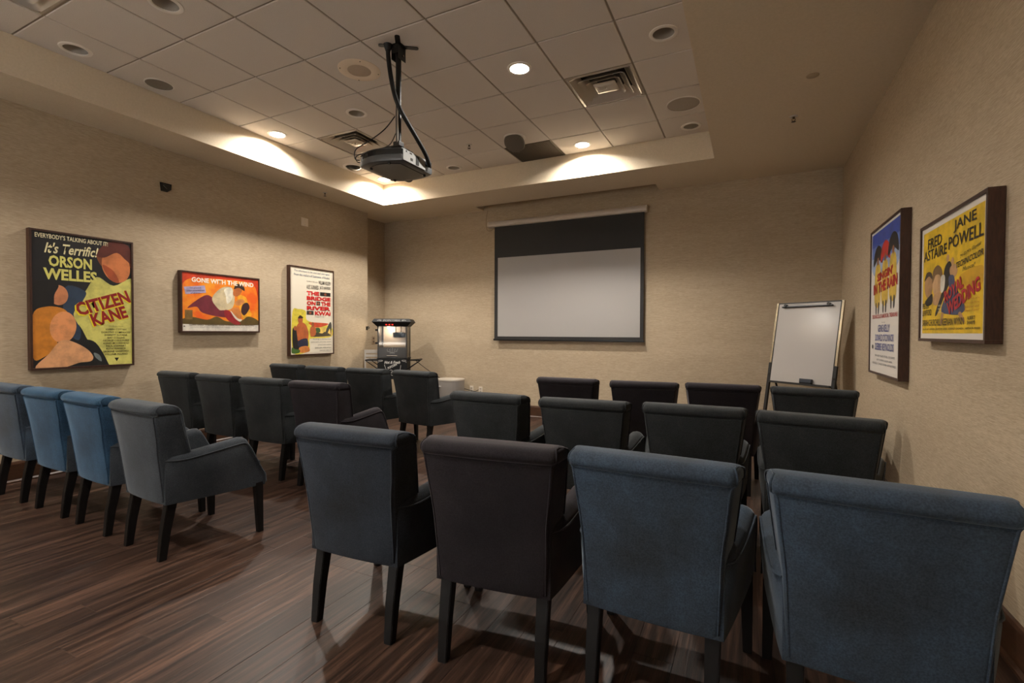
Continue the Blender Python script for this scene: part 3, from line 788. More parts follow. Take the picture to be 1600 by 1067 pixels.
def d_rain(p):
    B = (44, 62, 140); R = (176, 30, 34); Y = (222, 186, 74)
    p.shape((52, 74, 160), [(0, 0), (1, 0), (1, .12), (0, .12)], False)
    p.shape((96, 122, 190), [(0, .10), (1, .10), (1, .20), (.5, .24), (0, .20)], False)
    p.shape((168, 184, 212), [(0, .18), (.5, .23), (1, .18), (.92, .30), (.5, .34), (.08, .30)])
    for u, v, c in ((.25, .17, (26, 26, 30)), (.52, .165, (186, 40, 34)), (.79, .145, (26, 26, 30))):
        p.shape(c, [(u - .17, v + .07), (u - .13, v - .03), (u, v - .07), (u + .13, v - .03), (u + .17, v + .07), (u, v + .03)])
        p.shape(Y, [(u - .09, v + .09), (u, v + .06), (u + .09, v + .09), (u + .11, v + .20), (u + .10, v + .36), (u - .10, v + .36), (u - .12, v + .20)])
        p.oval((150, 96, 64), u, v + .045, .035, .028)
        for s in (-.05, .05): p.shape((48, 46, 52), [(u + s - .02, v + .35), (u + s + .02, v + .35), (u + s * .9 + .015, v + .42), (u + s * .9 - .02, v + .42)])
    p.text("SINGIN'", R, .24, .80, .295, .355, .04, 0, .04); p.text("IN THE RAIN", R, .10, .94, .365, .440, .045, 0, .04)
    p.text("TECHNICOLOR MUSICAL TREASURE", R, .06, .96, .600, .628, .02, .1)
    p.text("Starring", (90, 90, 100), .44, .56, .655, .664)
    p.text("GENE KELLY", B, .30, .72, .675, .725, .01); p.text("DONALD O'CONNOR", B, .20, .86, .740, .790, .01); p.text("DEBBIE REYNOLDS", B, .20, .86, .805, .855, .01)
    p.oval((50, 48, 50), .09, .835, .03, .016)
    p.text("JEAN HAGEN  MILLARD MITCHELL  CYD CHARISSE", (70, 70, 80), .20, .90, .888, .906)
    p.text("BETTY COMDEN  ADOLPH GREEN", (70, 70, 80), .28, .82, .918, .930)
    p.text("GENE KELLY  STANLEY DONEN  ARTHUR FREED", (70, 70, 80), .10, .94, .944, .958)

def d_wedding(p):
    K = (26, 24, 22); R = (176, 32, 44); Y = (232, 190, 30)
    p.rect(Y, 0, 0, 1, 1)
    p.shape((214, 164, 26), [(.66, .52), (.98, .48), (.98, .62), (.70, .66)])
    p.oval((178, 136, 92), .12, .53, .085, .125); p.shape((66, 48, 36), [(.03, .48), (.08, .40), (.17, .41), (.20, .48), (.12, .44)])
    p.shape(K, [(.05, .69), (.13, .64), (.20, .62), (.20, .71), (.10, .73)])
    p.oval((206, 164, 118), .285, .53, .085, .12); p.shape((124, 92, 54), [(.20, .52), (.21, .40), (.30, .36), (.38, .42), (.38, .53), (.34, .46), (.26, .45)])
    p.shape((196, 150, 104), [(.21, .66), (.28, .62), (.36, .63), (.36, .72), (.24, .73)])
    p.shape(K, [(.42, .42), (.50, .36), (.55, .42), (.54, .52), (.46, .62), (.34, .78), (.27, .84), (.28, .78), (.38, .62)])
    p.oval((192, 146, 100), .475, .33, .025, .035); p.oval((192, 146, 100), .555, .37, .024, .034)
    p.shape((196, 150, 104), [(.52, .42), (.60, .40), (.64, .47), (.58, .52), (.52, .48)])
    p.shape((228, 220, 204), [(.36, .48), (.43, .48), (.42, .60), (.36, .62)])
    p.shape((64, 74, 106), [(.50, .50), (.58, .50), (.62, .60), (.76, .78), (.68, .84), (.50, .83), (.38, .80), (.42, .70), (.50, .62)])
    p.shape((186, 138, 94), [(.38, .82), (.42, .82), (.38, .92), (.36, .92)]); p.shape((186, 138, 94), [(.66, .84), (.70, .82), (.76, .90), (.73, .90)])
    p.text("FRED", K, .10, .37, .075, .175, .012); p.text("ASTAIRE", K, .02, .46, .185, .285, .012)
    p.text("JANE", K, .57, .90, .025, .135, .012); p.text("POWELL", K, .49, .995, .150, .260, .012)
    p.text("M-G-M's Gayest", K, .68, .97, .315, .352, .0, .3, .12); p.text("TECHNICOLOR", K, .62, .995, .375, .425, .015, .25, .08); p.text("Musical!", K, .72, .90, .445, .480, .0, .3, .05)
    p.text("ROYAL", R, .43, .74, .565, .675, .045, .0, .26); p.text("WEDDING", R, .48, .97, .640, .760, .045, .0, .26)
    for k, t in enumerate(("The Story of a", "Famous Singing Dancing", "Brother and", "Sister Team!")): p.text(t, (190, 116, 30), .76, .96, .715 + k * .030, .733 + k * .030, 0, .2)
    p.text("PETER", K, .01, .15, .700, .755, .012); p.text("LAWFORD", K, .015, .20, .765, .825, .012)
    p.text("SARAH CHURCHILL", K, .015, .375, .865, .928, .012); p.text("KEENAN WYNN", K, .40, .755, .865, .928, .012); p.text("ALBERT", K, .80, .91, .860, .890, .01); p.text("SHARPE", K, .80, .91, .898, .928, .01)
    p.text("ALAN JAY LERNER   BURTON LANE   STANLEY DONEN   ARTHUR FREED", (80, 62, 20), .03, .98, .950, .972, .01)
    for k in range(3): p.text("MUSICAL", (228, 218, 190), .33, .39, .735 + k * .03, .752 + k * .03)

poster('framed_poster', 'L', .262, 1.052, .955, 2.192, 'tall black and yellow framed film poster with red slanted title, farthest left', (206, 196, 150), d_kane)
poster('framed_poster', 'L', 1.505, 2.458, 1.287, 1.970, 'wide orange framed film poster with white title, middle of the left wall', (222, 206, 186), d_wind)
poster('framed_poster', 'L', 2.906, 3.685, .970, 2.205, 'tall cream framed film poster with blocky red title, beside the popcorn corner', (226, 216, 196), d_kwai, 0.0)
poster('framed_poster', 'R', 2.385, 3.305, .980, 2.140, 'tall white framed film poster with yellow raincoats and blue names on the right wall', (224, 216, 206), d_rain, 0.018)
poster('framed_poster', 'R', 1.050, 1.965, 1.258, 1.920, 'wide yellow framed film poster with black and red lettering, nearest on the right wall', (222, 214, 204), d_wedding, 0.028)

# ------------------------------------------------------------------ projection screen
s = empty('projection_screen', (2.06, YB, 1.15), 0, 'pull-down projection screen with white case and black borders on the back wall', 'screen')
Z = lambda z: z - 1.15
bm = BM()
prof = [(-0.005, 2.952), (-0.075, 2.952), (-0.092, 2.962), (-0.096, 2.985), (-0.094, 3.01), (-0.08, 3.034), (-0.055, 3.042), (-0.005, 3.042)]
loft(bm, [[(x, y, Z(z)) for y, z in prof] for x in (-1.225, 1.205)])
obj('case', bm, mat('case_enamel', (206, 194, 182), 0.3), s, 50)
for sx in (-1, 1):
    bm = BM(); x = -1.235 if sx < 0 else 1.205
    loft(bm, [[(xx, y * 1.04, Z(z + (0.002 if z > 3 else -0.002))) for y, z in prof] for xx in (x, x + 0.022)])
    obj('end_cap', bm, mat('cap_plastic', (214, 202, 186), 0.4), s, 40)
bm = BM(); box(bm, -1.128, 1.188, -0.0535, -0.052, Z(1.20), Z(2.955)); obj('black_fabric', bm, mat('screen_black', (38, 36, 35), 0.75), s)
bm = BM(); box(bm, -1.068, 1.140, -0.0545, -0.0536, Z(1.238), Z(2.468)); obj('viewing_surface', bm, mat('screen_white', (168, 164, 160), 0.7, spec=0.2), s)
bm = BM(); box(bm, -1.140, 1.200, -0.066, -0.040, Z(1.172), Z(1.202), 0.006); obj('weight_bar', bm, M_blackmetal, s)
bm = BM(); tube(bm, smooth_path([(-1.27, -.02, Z(3.24)), (-1.30, -.02, Z(3.08)), (-1.28, -.02, Z(2.93)), (-1.20, -.03, Z(2.91)), (-1.14, -.045, Z(2.95))]), 0.0025, 6); obj('cord', bm, mat('cord_tan', (110, 92, 68), 0.6), s)

# ------------------------------------------------------------------ projector on its ceiling pole
p = empty('ceiling_projector', (2.05, 1.40, H), 0, 'black and grey projector hung from the tile ceiling on a black pole', 'projector')
z = lambda v: v - H
bm = BM(); box(bm, -0.05, 0.05, -0.05, 0.05, -0.006, 0.0, 0.001); 
for a in (35, 125, 215, 305):
    t = BM(); loft(t, [rrect(0.03, 0.155, -0.02, 0.02, 0.018, -0.006), rrect(0.03, 0.155, -0.02, 0.02, 0.018, -0.001)]); join(bm, t, 0, Matrix.Rotation(math.radians(a), 4, 'Z'))
obj('ceiling_plate', bm, M_blackmetal, p)
bm = BM()
for sx in (-1, 1): box(bm, sx * .032 - .003, sx * .032 + .003, -.045, .045, -.115, -.004, .001)
box(bm, -.032, .032, -.045, -.039, -.07, -.004)
obj('clevis_bracket', bm, M_blackmetal, p)
bm = BM(); tube(bm, [(-.03, 0, -.085), (.05, 0, -.085)], .007, 8); obj('pivot_bolt', bm, M_chrome, p)
bm = BM(); tube(bm, [(0, 0, -.05), (0, 0, z(2.775))], .022, 16); obj('pole', bm, M_blackmetal, p, 60)
bm = BM(); tube(bm, [(.012, -.026, -.46), (.012, -.026, z(2.79))], .007, 8); obj('pole_cable', bm, mat('pale_cable', (150, 142, 132), .5), p)
bm = BM(); box(bm, -.20, .02, -.03, .16, z(2.762), z(2.772), .002); box(bm, -.03, .03, -.03, .03, z(2.765), z(2.80), .003)
for q in ((-.19, .15), (-.19, -.02), (.01, .15)): tube(bm, [(q[0], q[1], z(2.735)), (q[0], q[1], z(2.768))], .006, 8)
obj('mount_plate', bm, M_blackmetal, p)
# body outline (plan view), local to pole
x0, x1, yA, yB2 = -.395, .035, -.005, .40
def outline(ins, zz):
    pts = []
    for k in range(13):
        f = k / 12; pts.append((x0 + ins + (x1 - x0 - 2 * ins) * f, yA + ins - .085 * math.sin(PI * (.12 + .88 * f)) * (1 - .15 * f) + .03 * (1 - f), zz))
    pts += [(x1 - ins, .10, zz), (x1 - ins, .25, zz), (x1 - ins, yB2 - ins, zz)]
    for k in range(1, 9):
        f = k / 9; pts.append((x1 - ins - (x1 - x0 - 2 * ins) * f, yB2 - ins + .055 * math.sin(PI * f * .9 + .1), zz))
    pts += [(x0 + ins, yB2 - ins, zz), (x0 + ins, .2, zz)]
    return pts
body = BM(); loft(body, [outline(.014, z(2.652)), outline(.003, z(2.657)), outline(0, z(2.672)), outline(0, z(2.705))])
bo = obj('body', body, mat('projector_shell', (74, 76, 78), .35), p, 35)
bm = BM(); loft(bm, [outline(.004, z(2.705)), outline(.004, z(2.748))]); obj('dark_band', bm, mat('projector_gloss', (22, 24, 28), .15), p, 35)
bm = BM(); loft(bm, [outline(0, z(2.748)), outline(.004, z(2.757)), outline(.03, z(2.762))]); obj('lid', bm, mat('projector_shell', (74, 76, 78)), p, 35)
bm = BM(); box(bm, x1 - .002, x1 + .004, .01, .30, z(2.664), z(2.752), .002); obj('connector_panel', bm, mat('panel_grey', (150, 150, 148), .45), p)
bm = BM(); box(bm, x1 + .002, x1 + .007, .17, .21, z(2.672), z(2.742), .001); box(bm, x1 + .002, x1 + .006, .10, .13, z(2.685), z(2.705), .001)
box(bm, x1 + .002, x1 + .006, .04, .055, z(2.735), z(2.747), .001); box(bm, x1 + .002, x1 + .006, .09, .12, z(2.735), z(2.747), .001)
obj('ports', bm, M_dark, p)
bm = BM(); loft(bm, [outline(.05, z(2.6535)), outline(.055, z(2.648))]); obj('underside_cover', bm, mat('underside_black', (34, 31, 29), .3), p, 35)
bm = BM()
for q in ((x0 + .09, .03), (x1 - .12, -.01), (x0 + .06, .36), (x1 - .05, .36)): lathe(bm, [(.001, z(2.636)), (.010, z(2.637)), (.012, z(2.652))], 12, *q, caps=True)
obj('feet', bm, M_rubber, p)
t = BM(); lathe(t, [(.055, .035), (.052, 0), (.042, 0), (.036, .02), (.001, .014)], 24); bm = BM()
join(bm, t, 0, Matrix.Translation((-.27, yB2 + .085, z(2.706))) @ Matrix.Rotation(PI / 2, 4, 'X')); obj('lens', bm, M_blackplastic, p, 40)
bm = BM()
path = smooth_path([(-.055, -.06, -.012), (-.055, -.055, -.10), (-.035, -.05, -.25), (0.0, -.045, -.40), (.04, -.02, -.52), (.075, .10, -.66), (.075, .25, -.77), (.05, .345, -.84)], 8)
tube(bm, path, .0175, 12); obj('cable_sleeve', bm, mat('sleeve_mesh', (9, 9, 8), .65), p, 60)
bm = BM(); lathe(bm, [(.020, -.05), (.032, -.02), (.036, -.004), (.03, 0)], 20, -.055, -.06); obj('cable_grommet', bm, M_rubber, p, 50)
bm = BM()
tube(bm, smooth_path([(-.02, -.02, -.55), (-.10, -.05, -.65), (-.25, -.06, -.72), (-.40, -.05, -.76), (-.435, -.02, -.82), (-.405, .0, -.83)], 6), .0042, 6)
tube(bm, smooth_path([(-.02, -.01, -.68), (-.12, .02, -.75), (-.30, .0, -.775), (-.42, -.02, -.80), (-.43, .0, -.84), (-.40, .02, -.84)], 6), .0042, 6)
obj('loose_cables', bm, M_rubber, p)

# ------------------------------------------------------------------ popcorn machine on its cart
p = empty('popcorn_machine', (-.46, 4.37, 0), math.radians(30), 'black popcorn machine with glass cabinet on a black cart with side shelves', 'popcorn machine')
BLK = mat('popcorn_black', (18, 18, 19), .55, spec=.3); GLS = bpy.data.materials.new('cabinet_glass'); GLS.use_nodes = True
_nt = GLS.node_tree; _nt.nodes.clear()
_o = _nt.nodes.new('ShaderNodeOutputMaterial'); _x = _nt.nodes.new('ShaderNodeMixShader'); _t = _nt.nodes.new('ShaderNodeBsdfTransparent'); _g = _nt.nodes.new('ShaderNodeBsdfGlossy'); _f = _nt.nodes.new('ShaderNodeFresnel')
_t.inputs[0].default_value = (.93, .94, .93, 1); _g.inputs['Roughness'].default_value = .04; _f.inputs['IOR'].default_value = 1.5
_nt.links.new(_f.outputs[0], _x.inputs[0]); _nt.links.new(_t.outputs[0], _x.inputs[1]); _nt.links.new(_g.outputs[0], _x.inputs[2]); _nt.links.new(_x.outputs[0], _o.inputs[0])
hw, hd = .225, .19
bm = BM(); box(bm, -hw, hw, -hd, hd, .575, .875, .004); obj('cart_body', bm, BLK, p)
bm = BM(); box(bm, -hw + .01, hw - .01, -hd + .01, hd - .01, .16, .18, .002); obj('cart_shelf', bm, BLK, p)
for sx in (-1, 1):
    for sy in (-1, 1):
        bm = BM(); box(bm, sx * (hw - .02) - .014, sx * (hw - .02) + .014, sy * (hd - .02) - .014, sy * (hd - .02) + .014, .08, .58, .002); l = obj('leg', bm, BLK, p)
        bm = BM(); t = BM(); lathe(t, [(.001, -.012), (.034, -.012), (.038, -.006), (.038, .006), (.034, .012), (.001, .012)], 20, caps=True)
        join(bm, t, 0, Matrix.Translation((sx * (hw - .02), sy * (hd - .02), .0385)) @ Matrix.Rotation(PI / 2, 4, 'Y'))
        box(bm, sx * (hw - .02) - .016, sx * (hw - .02) + .016, sy * (hd - .02) - .008, sy * (hd - .02) + .008, .05, .085)
        obj('caster', bm, M_rubber, l)
for sx in (-1, 1):
    bm = BM(); x = sx * hw
    loft(bm, [[(x, -hd * .9, .855), (x, hd * .9, .855), (x, hd * .9, .862), (x, -hd * .9, .862)], [(x + sx * .19, -hd * .9, .855), (x + sx * .19, hd * .9, .855), (x + sx * .19, hd * .9, .875), (x + sx * .19, -hd * .9, .875)]])
    for y in (-hd * .8, hd * .8): loft(bm, [[(x, y - .004, .72), (x, y + .004, .72), (x, y + .004, .74), (x, y - .004, .74)], [(x + sx * .175, y - .004, .845), (x + sx * .175, y + .004, .845), (x + sx * .175, y + .004, .857), (x + sx * .175, y - .004, .857)]])
    obj('side_shelf', bm, BLK, p)
bm = BM(); box(bm, -hw - .005, hw + .005, -hd - .005, hd + .005, .875, .90, .003); obj('cabinet_base', bm, BLK, p)
for sx in (-1, 1):
    for sy in (-1, 1):
        bm = BM(); box(bm, sx * (hw - .012) - .011, sx * (hw - .012) + .011, sy * (hd - .012) - .011, sy * (hd - .012) + .011, .90, 1.385, .001); obj('corner_post', bm, mat('post_dark_metal', (58, 54, 50), .3, .6), p)
for sx in (-1, 1):
    bm = BM(); box(bm, sx * (hw - .008) - .002, sx * (hw - .008) + .002, -hd + .022, hd - .022, .90, 1.385); obj('glass_pane', bm, GLS, p)
bm = BM(); box(bm, -hw + .022, hw - .022, -hd + .006, -hd + .010, 1.065, 1.385); obj('glass_pane', bm, GLS, p)
bm = BM(); box(bm, -hw + .022, hw - .022, hd - .010, hd - .004, .90, 1.385); obj('back_panel', bm, mat('back_steel', (140, 126, 110), .5, .2), p)
bm = BM(); box(bm, -hw + .02, hw - .02, -hd + .002, -hd + .012, .905, 1.065, .002); dr = obj('lower_door', bm, mat('smoked_panel', (58, 55, 52), .2), p)
bm = BM(); tube(bm, [(-.08, -hd - .02, .935), (.08, -hd - .02, .935)], .009, 8)
for sx in (-1, 1): tube(bm, [(sx * .07, -hd - .02, .935), (sx * .07, -hd + .006, .935)], .006, 8)
obj('handle', bm, M_chrome, dr)
# roof: flared hexagonal crown
bm = BM()
def ring(a, b, zz): return [(-a, -b, zz), (a, -b, zz), (a, b, zz), (-a, b, zz)]
loft(bm, [ring(hw + .005, hd + .005, 1.385), ring(hw + .072, hd + .06, 1.455), ring(hw + .045, hd + .035, 1.498), ring(hw + .03, hd + .02, 1.503)])
roof = obj('roof', bm, BLK, p)
SW = mat('red_switch', (190, 40, 24), .4, emit=(255, 50, 25), es=.8)
for k in (-1, 0, 1):
    bm = BM(); box(bm, k * .046 - .048, k * .046 - .024, -hd - .052, -hd - .030, 1.402, 1.420, .002); obj('switch', bm, SW, roof)
for zz in (1.13, 1.33):
    bm = BM(); box(bm, -hw - .03, -hw + .004, -hd - .006, -hd + .02, zz - .014, zz + .014, .003); obj('hinge', bm, BLK, p)
bm = BM(); lathe(bm, [(.001, 1.21), (.07, 1.21), (.085, 1.225), (.088, 1.29), (.08, 1.295), (.001, 1.295)], 28, .06, .02, caps=True); ket = obj('kettle', bm, mat('kettle_dark_steel', (46, 42, 38), .25, .7), p, 40)
bm = BM(); tube(bm, [(.02, .02, 1.29), (.02, .02, 1.385)], .008, 8); tube(bm, [(.10, .02, 1.29), (.10, .02, 1.385)], .008, 8); tube(bm, smooth_path([(.15, .02, 1.28), (.19, 0, 1.30), (.17, -.02, 1.38)]), .005, 6); obj('hanger', bm, M_chrome, ket)
bm = BM(); box(bm, .11, .17, -.05, .02, 1.22, 1.28, .004); obj('heater_box', bm, M_dark, ket)
bm = BM(); box(bm, -hw + .02, hw - .02, -hd + .02, hd - .02, .902, .910); obj('deck', bm, mat('deck_steel', (160, 152, 142), .35, .8), p)
bm = BM(); lathe(bm, [(.001, 1.352), (.024, 1.356), (.03, 1.372), (.02, 1.386)], 16, -.09, .02, caps=True); obj('bulb', bm, mat('bulb_glow', (255, 240, 210), .5, emit=(255, 226, 180), es=2.5), p, 50)
l = bpy.data.lights.new('popcorn_lamp', 'POINT'); l.energy = POP_W; l.color = (1.0, .84, .68); l.shadow_soft_size = .03
o = bpy.data.objects.new('popcorn_lamp', l); C.objects.link(o); o.parent = p; o.location = (-.09, .02, 1.33)
# printed words and white ornaments on the black faces
WH = mat('print_white', (206, 202, 196), .5)
def face_text(bm, st, cx, cz, w_, h_, y, bold=0, shear=0, rot=0, slope=0.0):
    t = text_bm(st, w_, h_, bold, shear); c, s_ = math.cos(rot), math.sin(rot)
    for v in t.verts:
        X, Y2 = v.co.x, v.co.y; dz = X * s_ + Y2 * c
        v.co = Vector((cx + X * c - Y2 * s_, y + slope * dz, cz + dz))
    join(bm, t)
bm = BM(); sl = .025 / .043
face_text(bm, 'POPCORN', 0, 1.476, .25, .030, -hd - .0475 - .002, .02, .1, 0, sl)
for sx in (-1, 1):
    for k in range(3):
        t = BM(); lathe(t, [(.001, 0), (.012 - .002 * k, 0), (.012 - .002 * k, .001)], 8, caps=True)
        a = .165 + k * .022
        join(bm, t, 0, Matrix.Translation((sx * a, -hd - .0495 + sl * (.004 * (k % 2)), 1.476 + .004 * (k % 2))) @ Matrix.Rotation(PI / 2 - .5, 4, 'X'))
obj('lettering', bm, mat('print_grey_white', (128, 126, 122), .6), roof)
bm = BM()
face_text(bm, 'Hot & Fresh', .0, .835, .24, .044, -hd - .0015, .03, .35)
face_text(bm, 'POPCORN', .0, .775, .15, .036, -hd - .0015, .04, .1, .45)
for sx in (-1, 1):
    tube(bm, smooth_path([(sx * .21, -hd - .001, .862), (sx * .17, -hd - .001, .868), (sx * .145, -hd - .001, .86), (sx * .17, -hd - .001, .85), (sx * .205, -hd - .001, .845), (sx * .212, -hd - .001, .83)]), .003, 5)
for k, (x, zz, r) in enumerate(((-.09, .70, .022), (-.06, .675, .024), (-.02, .70, .02), (.02, .68, .022), (.05, .70, .02), (-.10, .66, .02), (.0, .655, .022))):
    tube(bm, [(x + r * math.cos(a * PI / 4), -hd - .001, zz + r * math.sin(a * PI / 4)) for a in range(9)], .003, 5)
tube(bm, [(-.12, -hd - .001, .80), (-.09, -hd - .001, .72)], .003, 5); tube(bm, [(.13, -hd - .001, .79), (.12, -hd - .001, .72)], .003, 5)
obj('lettering', bm, WH, p)
bm = BM()
for k in range(5): tube(bm, smooth_path([((k - 2) * .03, -hd + .0005, 1.0), ((k - 2) * .04, -hd + .0005, 1.03), ((k - 2) * .035 + .01, -hd + .0005, 1.045)]), .0025, 5)
tube(bm, [(-.08, -hd + .0005, 1.005), (0, -hd + .0005, .985), (.08, -hd + .0005, 1.005)], .0025, 5); tube(bm, [(-.04, -hd + .0005, .975), (.04, -hd + .0005, .975)], .003, 5)
tube(bm, [(0, -hd + .0005, .985), (0, -hd + .0005, 1.06)], .003, 5)
obj('ornament', bm, mat('faded_print', (150, 146, 140), .5), dr)
# power cord of the machine
bm = BM(); tube(bm, smooth_path([(-.28, 4.68, .84), (-.20, 4.85, .70), (-.02, 5.02, .53), (.20, 5.115, .42), (.40, 5.12, .37), (.56, 5.118, .345), (.64, 5.105, .375)], 8), .005, 6)
tag(obj('power_cord', bm, M_rubber), 'thin black power cord from the popcorn cart to the wall outlet', 'cord')

# white slatted panel behind the cart
wc = empty('slatted_stand', (-.945, 4.40, 0), math.radians(36), 'narrow white slatted stand squeezed between the popcorn cart and the left wall', 'stand')
WP = mat('white_slat_paint', (176, 168, 158), .45)
for sx in (-1, 1):
    bm = BM(); box(bm, sx * .105 - .012, sx * .105 + .012, -.012, .012, 0, 1.01, .003); obj('post', bm, WP, wc)
    bm = BM(); box(bm, sx * .105 - .014, sx * .105 + .014, -.03, .03, 0, .02, .003); obj('foot', bm, WP, wc)
for z0, z1 in ((.955, 1.01), (.895, .935), (.820, .875), (.50, .56), (.12, .18)):
    bm = BM(); box(bm, -.0935, .0935, -.008, .008, z0, z1, .002); obj('slat', bm, WP, wc)

# white bin
b = empty('waste_bin', (.25, 4.90, 0), 0, 'white rounded bin with a flat lid against the back wall, right of the popcorn cart', 'bin')
def oct_(r, zz, e=.80):
    return [(math.copysign(abs(math.cos(t)) ** e, math.cos(t)) * r * 1.0, math.copysign(abs(math.sin(t)) ** e, math.sin(t)) * r * .82, zz) for t in [k * 2 * PI / 40 for k in range(40)]]
bm = BM(); loft(bm, [oct_(.190, .0), oct_(.195, .01), oct_(.215, .53)]); obj('body', bm, mat('bin_plastic', (150, 144, 138), .35), b, 40)
bm = BM(); loft(bm, [oct_(.219, .53), oct_(.220, .545), oct_(.214, .556), oct_(.12, .561)]); obj('lid', bm, mat('bin_lid', (186, 176, 162), .35), b, 40)
bm = BM(); box(bm, -.165, -.075, -.172, -.160, .435, .447, .001); box(bm, -.14, -.115, -.172, -.160, .427, .435, .001); obj('badge', bm, WH, b, rot=(0, 0, 0))

# wall outlets
for x, zz, lb in ((.487, .37, 'white wall outlet low on the back wall, nearer the bin'), (.656, .365, 'white wall outlet low on the back wall with a black plug')):
    d = empty('wall_outlet', (x, YB, zz), 0, lb, 'outlet', 'outlets low on the back wall')
    bm = BM(); loft(bm, [[(a, -.001, c) for a, c in ((-.035, -.057), (.035, -.057), (.035, .057), (-.035, .057))], [(a, -.006, c) for a, c in ((-.032, -.054), (.032, -.054), (.032, .054), (-.032, .054))]]); obj('plate', bm, mat('outlet_plastic', (216, 204, 186), .4), d)
    for s_ in (-.022, .022):
        bm = BM(); box(bm, -.015, .015, -.009, -.005, s_ - .013, s_ + .013, .003); obj('socket', bm, mat('socket_plastic', (176, 164, 148), .4), d)

# small things on the walls
d = empty('wall_bracket', (XL, 1.389, 2.84), PI / 2, 'small black angular bracket high on the left wall', 'bracket')
bm = BM(); loft(bm, [[(x, -.001, zz) for x, zz in ((-.055, .045), (.055, .045), (.05, -.02), (.02, -.045), (-.045, -.045))], [(x * .9, -.03, zz * .9) for x, zz in ((-.055, .045), (.055, .045), (.05, -.02), (.02, -.045), (-.045, -.045))]]); obj('plate', bm, mat('bracket_black', (20, 15, 11), .6), d)
bm = BM(); tube(bm, [(-.04, -.032, .03), (.03, -.034, .022)], .004, 6); tube(bm, [(-.035, -.032, .012), (.0, -.034, -.02)], .004, 6); obj('pins', bm, mat('pin_grey', (96, 92, 88), .4, .5), d)
d = empty('blank_wall_plate', (XL, 3.208, 2.843), PI / 2, 'square white blank plate high on the left wall', 'wall plate')
bm = BM(); loft(bm, [[(a, -.001, c) for a, c in ((-.058, -.058), (.058, -.058), (.058, .058), (-.058, .058))], [(a, -.008, c) for a, c in ((-.054, -.054), (.054, -.054), (.054, .054), (-.054, .054))]]); obj('plate', bm, mat('plate_plastic', (222, 210, 194), .4), d)
for zz in (-.04, .04):
    bm = BM(); t = BM(); lathe(t, [(.001, 0), (.004, 0), (.004, .001)], 8, caps=True); join(bm, t, 0, Matrix.Translation((0, -.0085, zz)) @ Matrix.Rotation(PI / 2, 4, 'X'))
    obj('screw', bm, M_chrome, d)
d = empty('corner_hook', (XL, 4.44, 1.36), PI / 2, 'small black hook on the end of the left wall beside the popcorn machine', 'hook')
bm = BM(); box(bm, -.02, .02, -.006, -.001, -.03, .03, .001); obj('base', bm, M_dark, d)
bm = BM(); tube(bm, smooth_path([(0, -.004, .02), (0, -.04, .022), (0, -.05, .005), (0, -.035, -.01)]), .007, 8); obj('prong', bm, M_dark, d)
d = empty('recess_socket', (REC_X, 4.86, 1.16), PI / 2, 'faint beige round socket on the recessed wall behind the popcorn machine', 'outlet')
bm = BM(); box(bm, -.04, .04, -.007, -.001, -.065, .065, .003); obj('plate', bm, mat('recess_plate', (158, 136, 112), .5), d)
for zz in (-.028, .028):
    t = BM(); lathe(t, [(.001, .003), (.018, .003), (.02, 0)], 16, caps=True); bm = BM(); join(bm, t, 0, Matrix.Translation((0, -.007, zz)) @ Matrix.Rotation(PI / 2, 4, 'X')); obj('socket', bm, mat('recess_socket', (96, 80, 62), .5), d)

# ------------------------------------------------------------------ whiteboard easel
e = empty('whiteboard_easel', (5.03, 4.37, 0), -.635, 'white marker board on a black and chrome folding easel in the right corner', 'easel')
LN = .178
def bp(u, v, out=0.0):   # board coordinates -> local (origin at bar foot), v up the slope from z=.758
    return Vector((u, v * math.sin(LN) - out * math.cos(LN) + .03, .758 + v * math.cos(LN) + out * math.sin(LN)))
def slab(bm, u0, u1, v0, v1, o0, o1):
    vs = [bm.verts.new(bp(u, v, o)) for u in (u0, u1) for v in (v0, v1) for o in (o0, o1)]
    for f in ((0, 1, 3, 2), (4, 6, 7, 5), (0, 4, 5, 1), (2, 3, 7, 6), (0, 2, 6, 4), (1, 5, 7, 3)): bm.faces.new([vs[i] for i in f])
bw, bh = .335, .893
mat('marker_board_gloss', (176, 171, 166), .3, coat=1.0).node_tree.nodes['Principled BSDF'].inputs['Coat Roughness'].default_value = .17
bm = BM(); slab(bm, -bw, bw, 0.0, bh, 0, .012); obj('board', bm, mat('marker_board_gloss', (176, 171, 166), .3, coat=1.0), e)
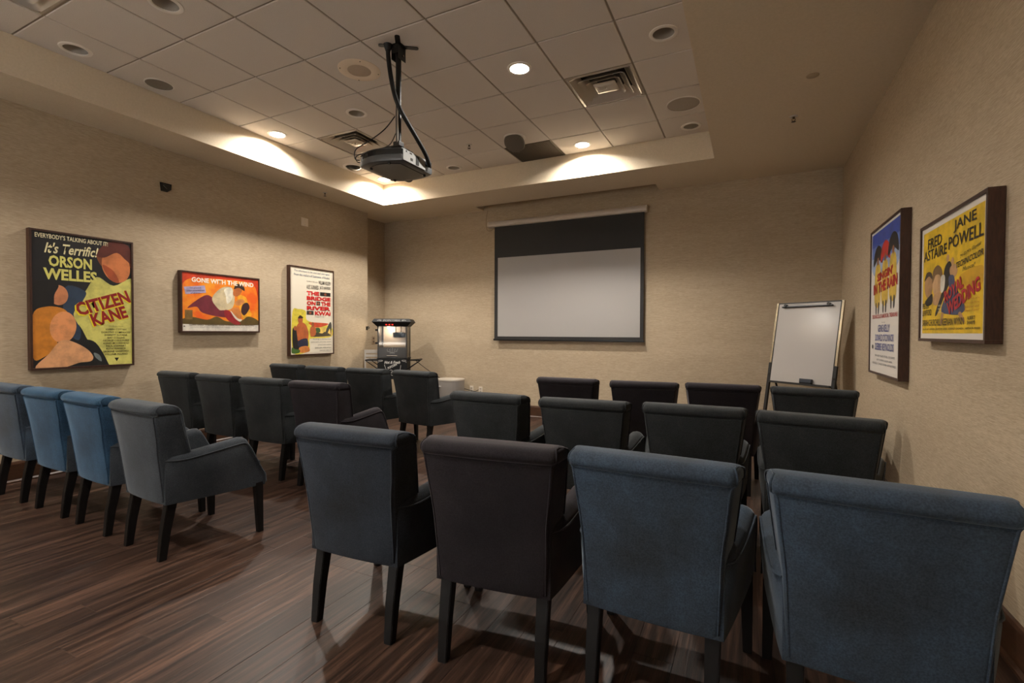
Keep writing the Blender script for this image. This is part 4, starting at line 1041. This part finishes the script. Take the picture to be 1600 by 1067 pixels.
bm = BM(); slab(bm, -bw - .006, bw + .006, bh - .006, bh + .006, -.004, .016); slab(bm, -bw - .006, bw + .006, -.008, .006, -.004, .016)
for sx in (-1, 1): slab(bm, min(sx * bw, sx * (bw + .008)), max(sx * bw, sx * (bw + .008)), 0, bh, -.004, .016)
obj('board_frame', bm, M_blackmetal, e)
for sx in (-1, 1):
    bm = BM(); slab(bm, sx * (bw + .020) - .011, sx * (bw + .020) + .011, .16, bh + .006, -.006, .014); obj('upper_post', bm, mat('easel_chrome', (176, 164, 142), .25, .9), e)
    bm = BM(); slab(bm, sx * (bw + .020) - .015, sx * (bw + .020) + .015, -.768, .21, -.010, .018); obj('leg', bm, M_blackmetal, e)
    bm = BM(); t = bp(sx * (bw + .0), .10, -.02); tube(bm, [t, Vector((sx * (bw - .04), .42, .0))], .011, 8); obj('leg', bm, M_blackmetal, e)
    bm = BM(); q = bp(sx * (bw + .020), .08, .018); tube(bm, [q, q + Vector((0, -.012, 0))], .006, 8); obj('bolt', bm, M_chrome, e)
bm = BM(); tube(bm, [bp(-bw + .05, bh - .045, .03), bp(bw - .07, bh - .045, .03)], .010, 8)
obj('pad_clip', bm, M_blackmetal, e)
for u in (-bw + .09, bw - .11):
    bm = BM(); tube(bm, [bp(u, bh - .03, .012), bp(u, bh - .03, .045)], .016, 10); obj('clip_knob', bm, M_blackplastic, e)
bm = BM(); slab(bm, -bw, bw, -.016, -.008, .0, .05); slab(bm, -bw, bw, -.008, .0, .046, .05); obj('pen_tray', bm, M_blackmetal, e)
er = empty('board_eraser', (0, 0, 0), 0, 'dark blue grey board eraser lying on the easel pen tray', 'eraser')
er.location = Vector((5.03, 4.37, 0)) + Matrix.Rotation(-.635, 3, 'Z') @ bp(.085, .002, .034); er.rotation_euler = (-LN, 0, -.635)
bm = BM(); box(bm, -.062, .062, -.018, .018, .012, .052, .004); obj('grip', bm, mat('eraser_blue', (44, 50, 60), .5), er)
bm = BM(); box(bm, -.060, .060, -.017, .017, 0.0, .013); obj('felt', bm, mat('eraser_felt', (24, 24, 26), .9), er)
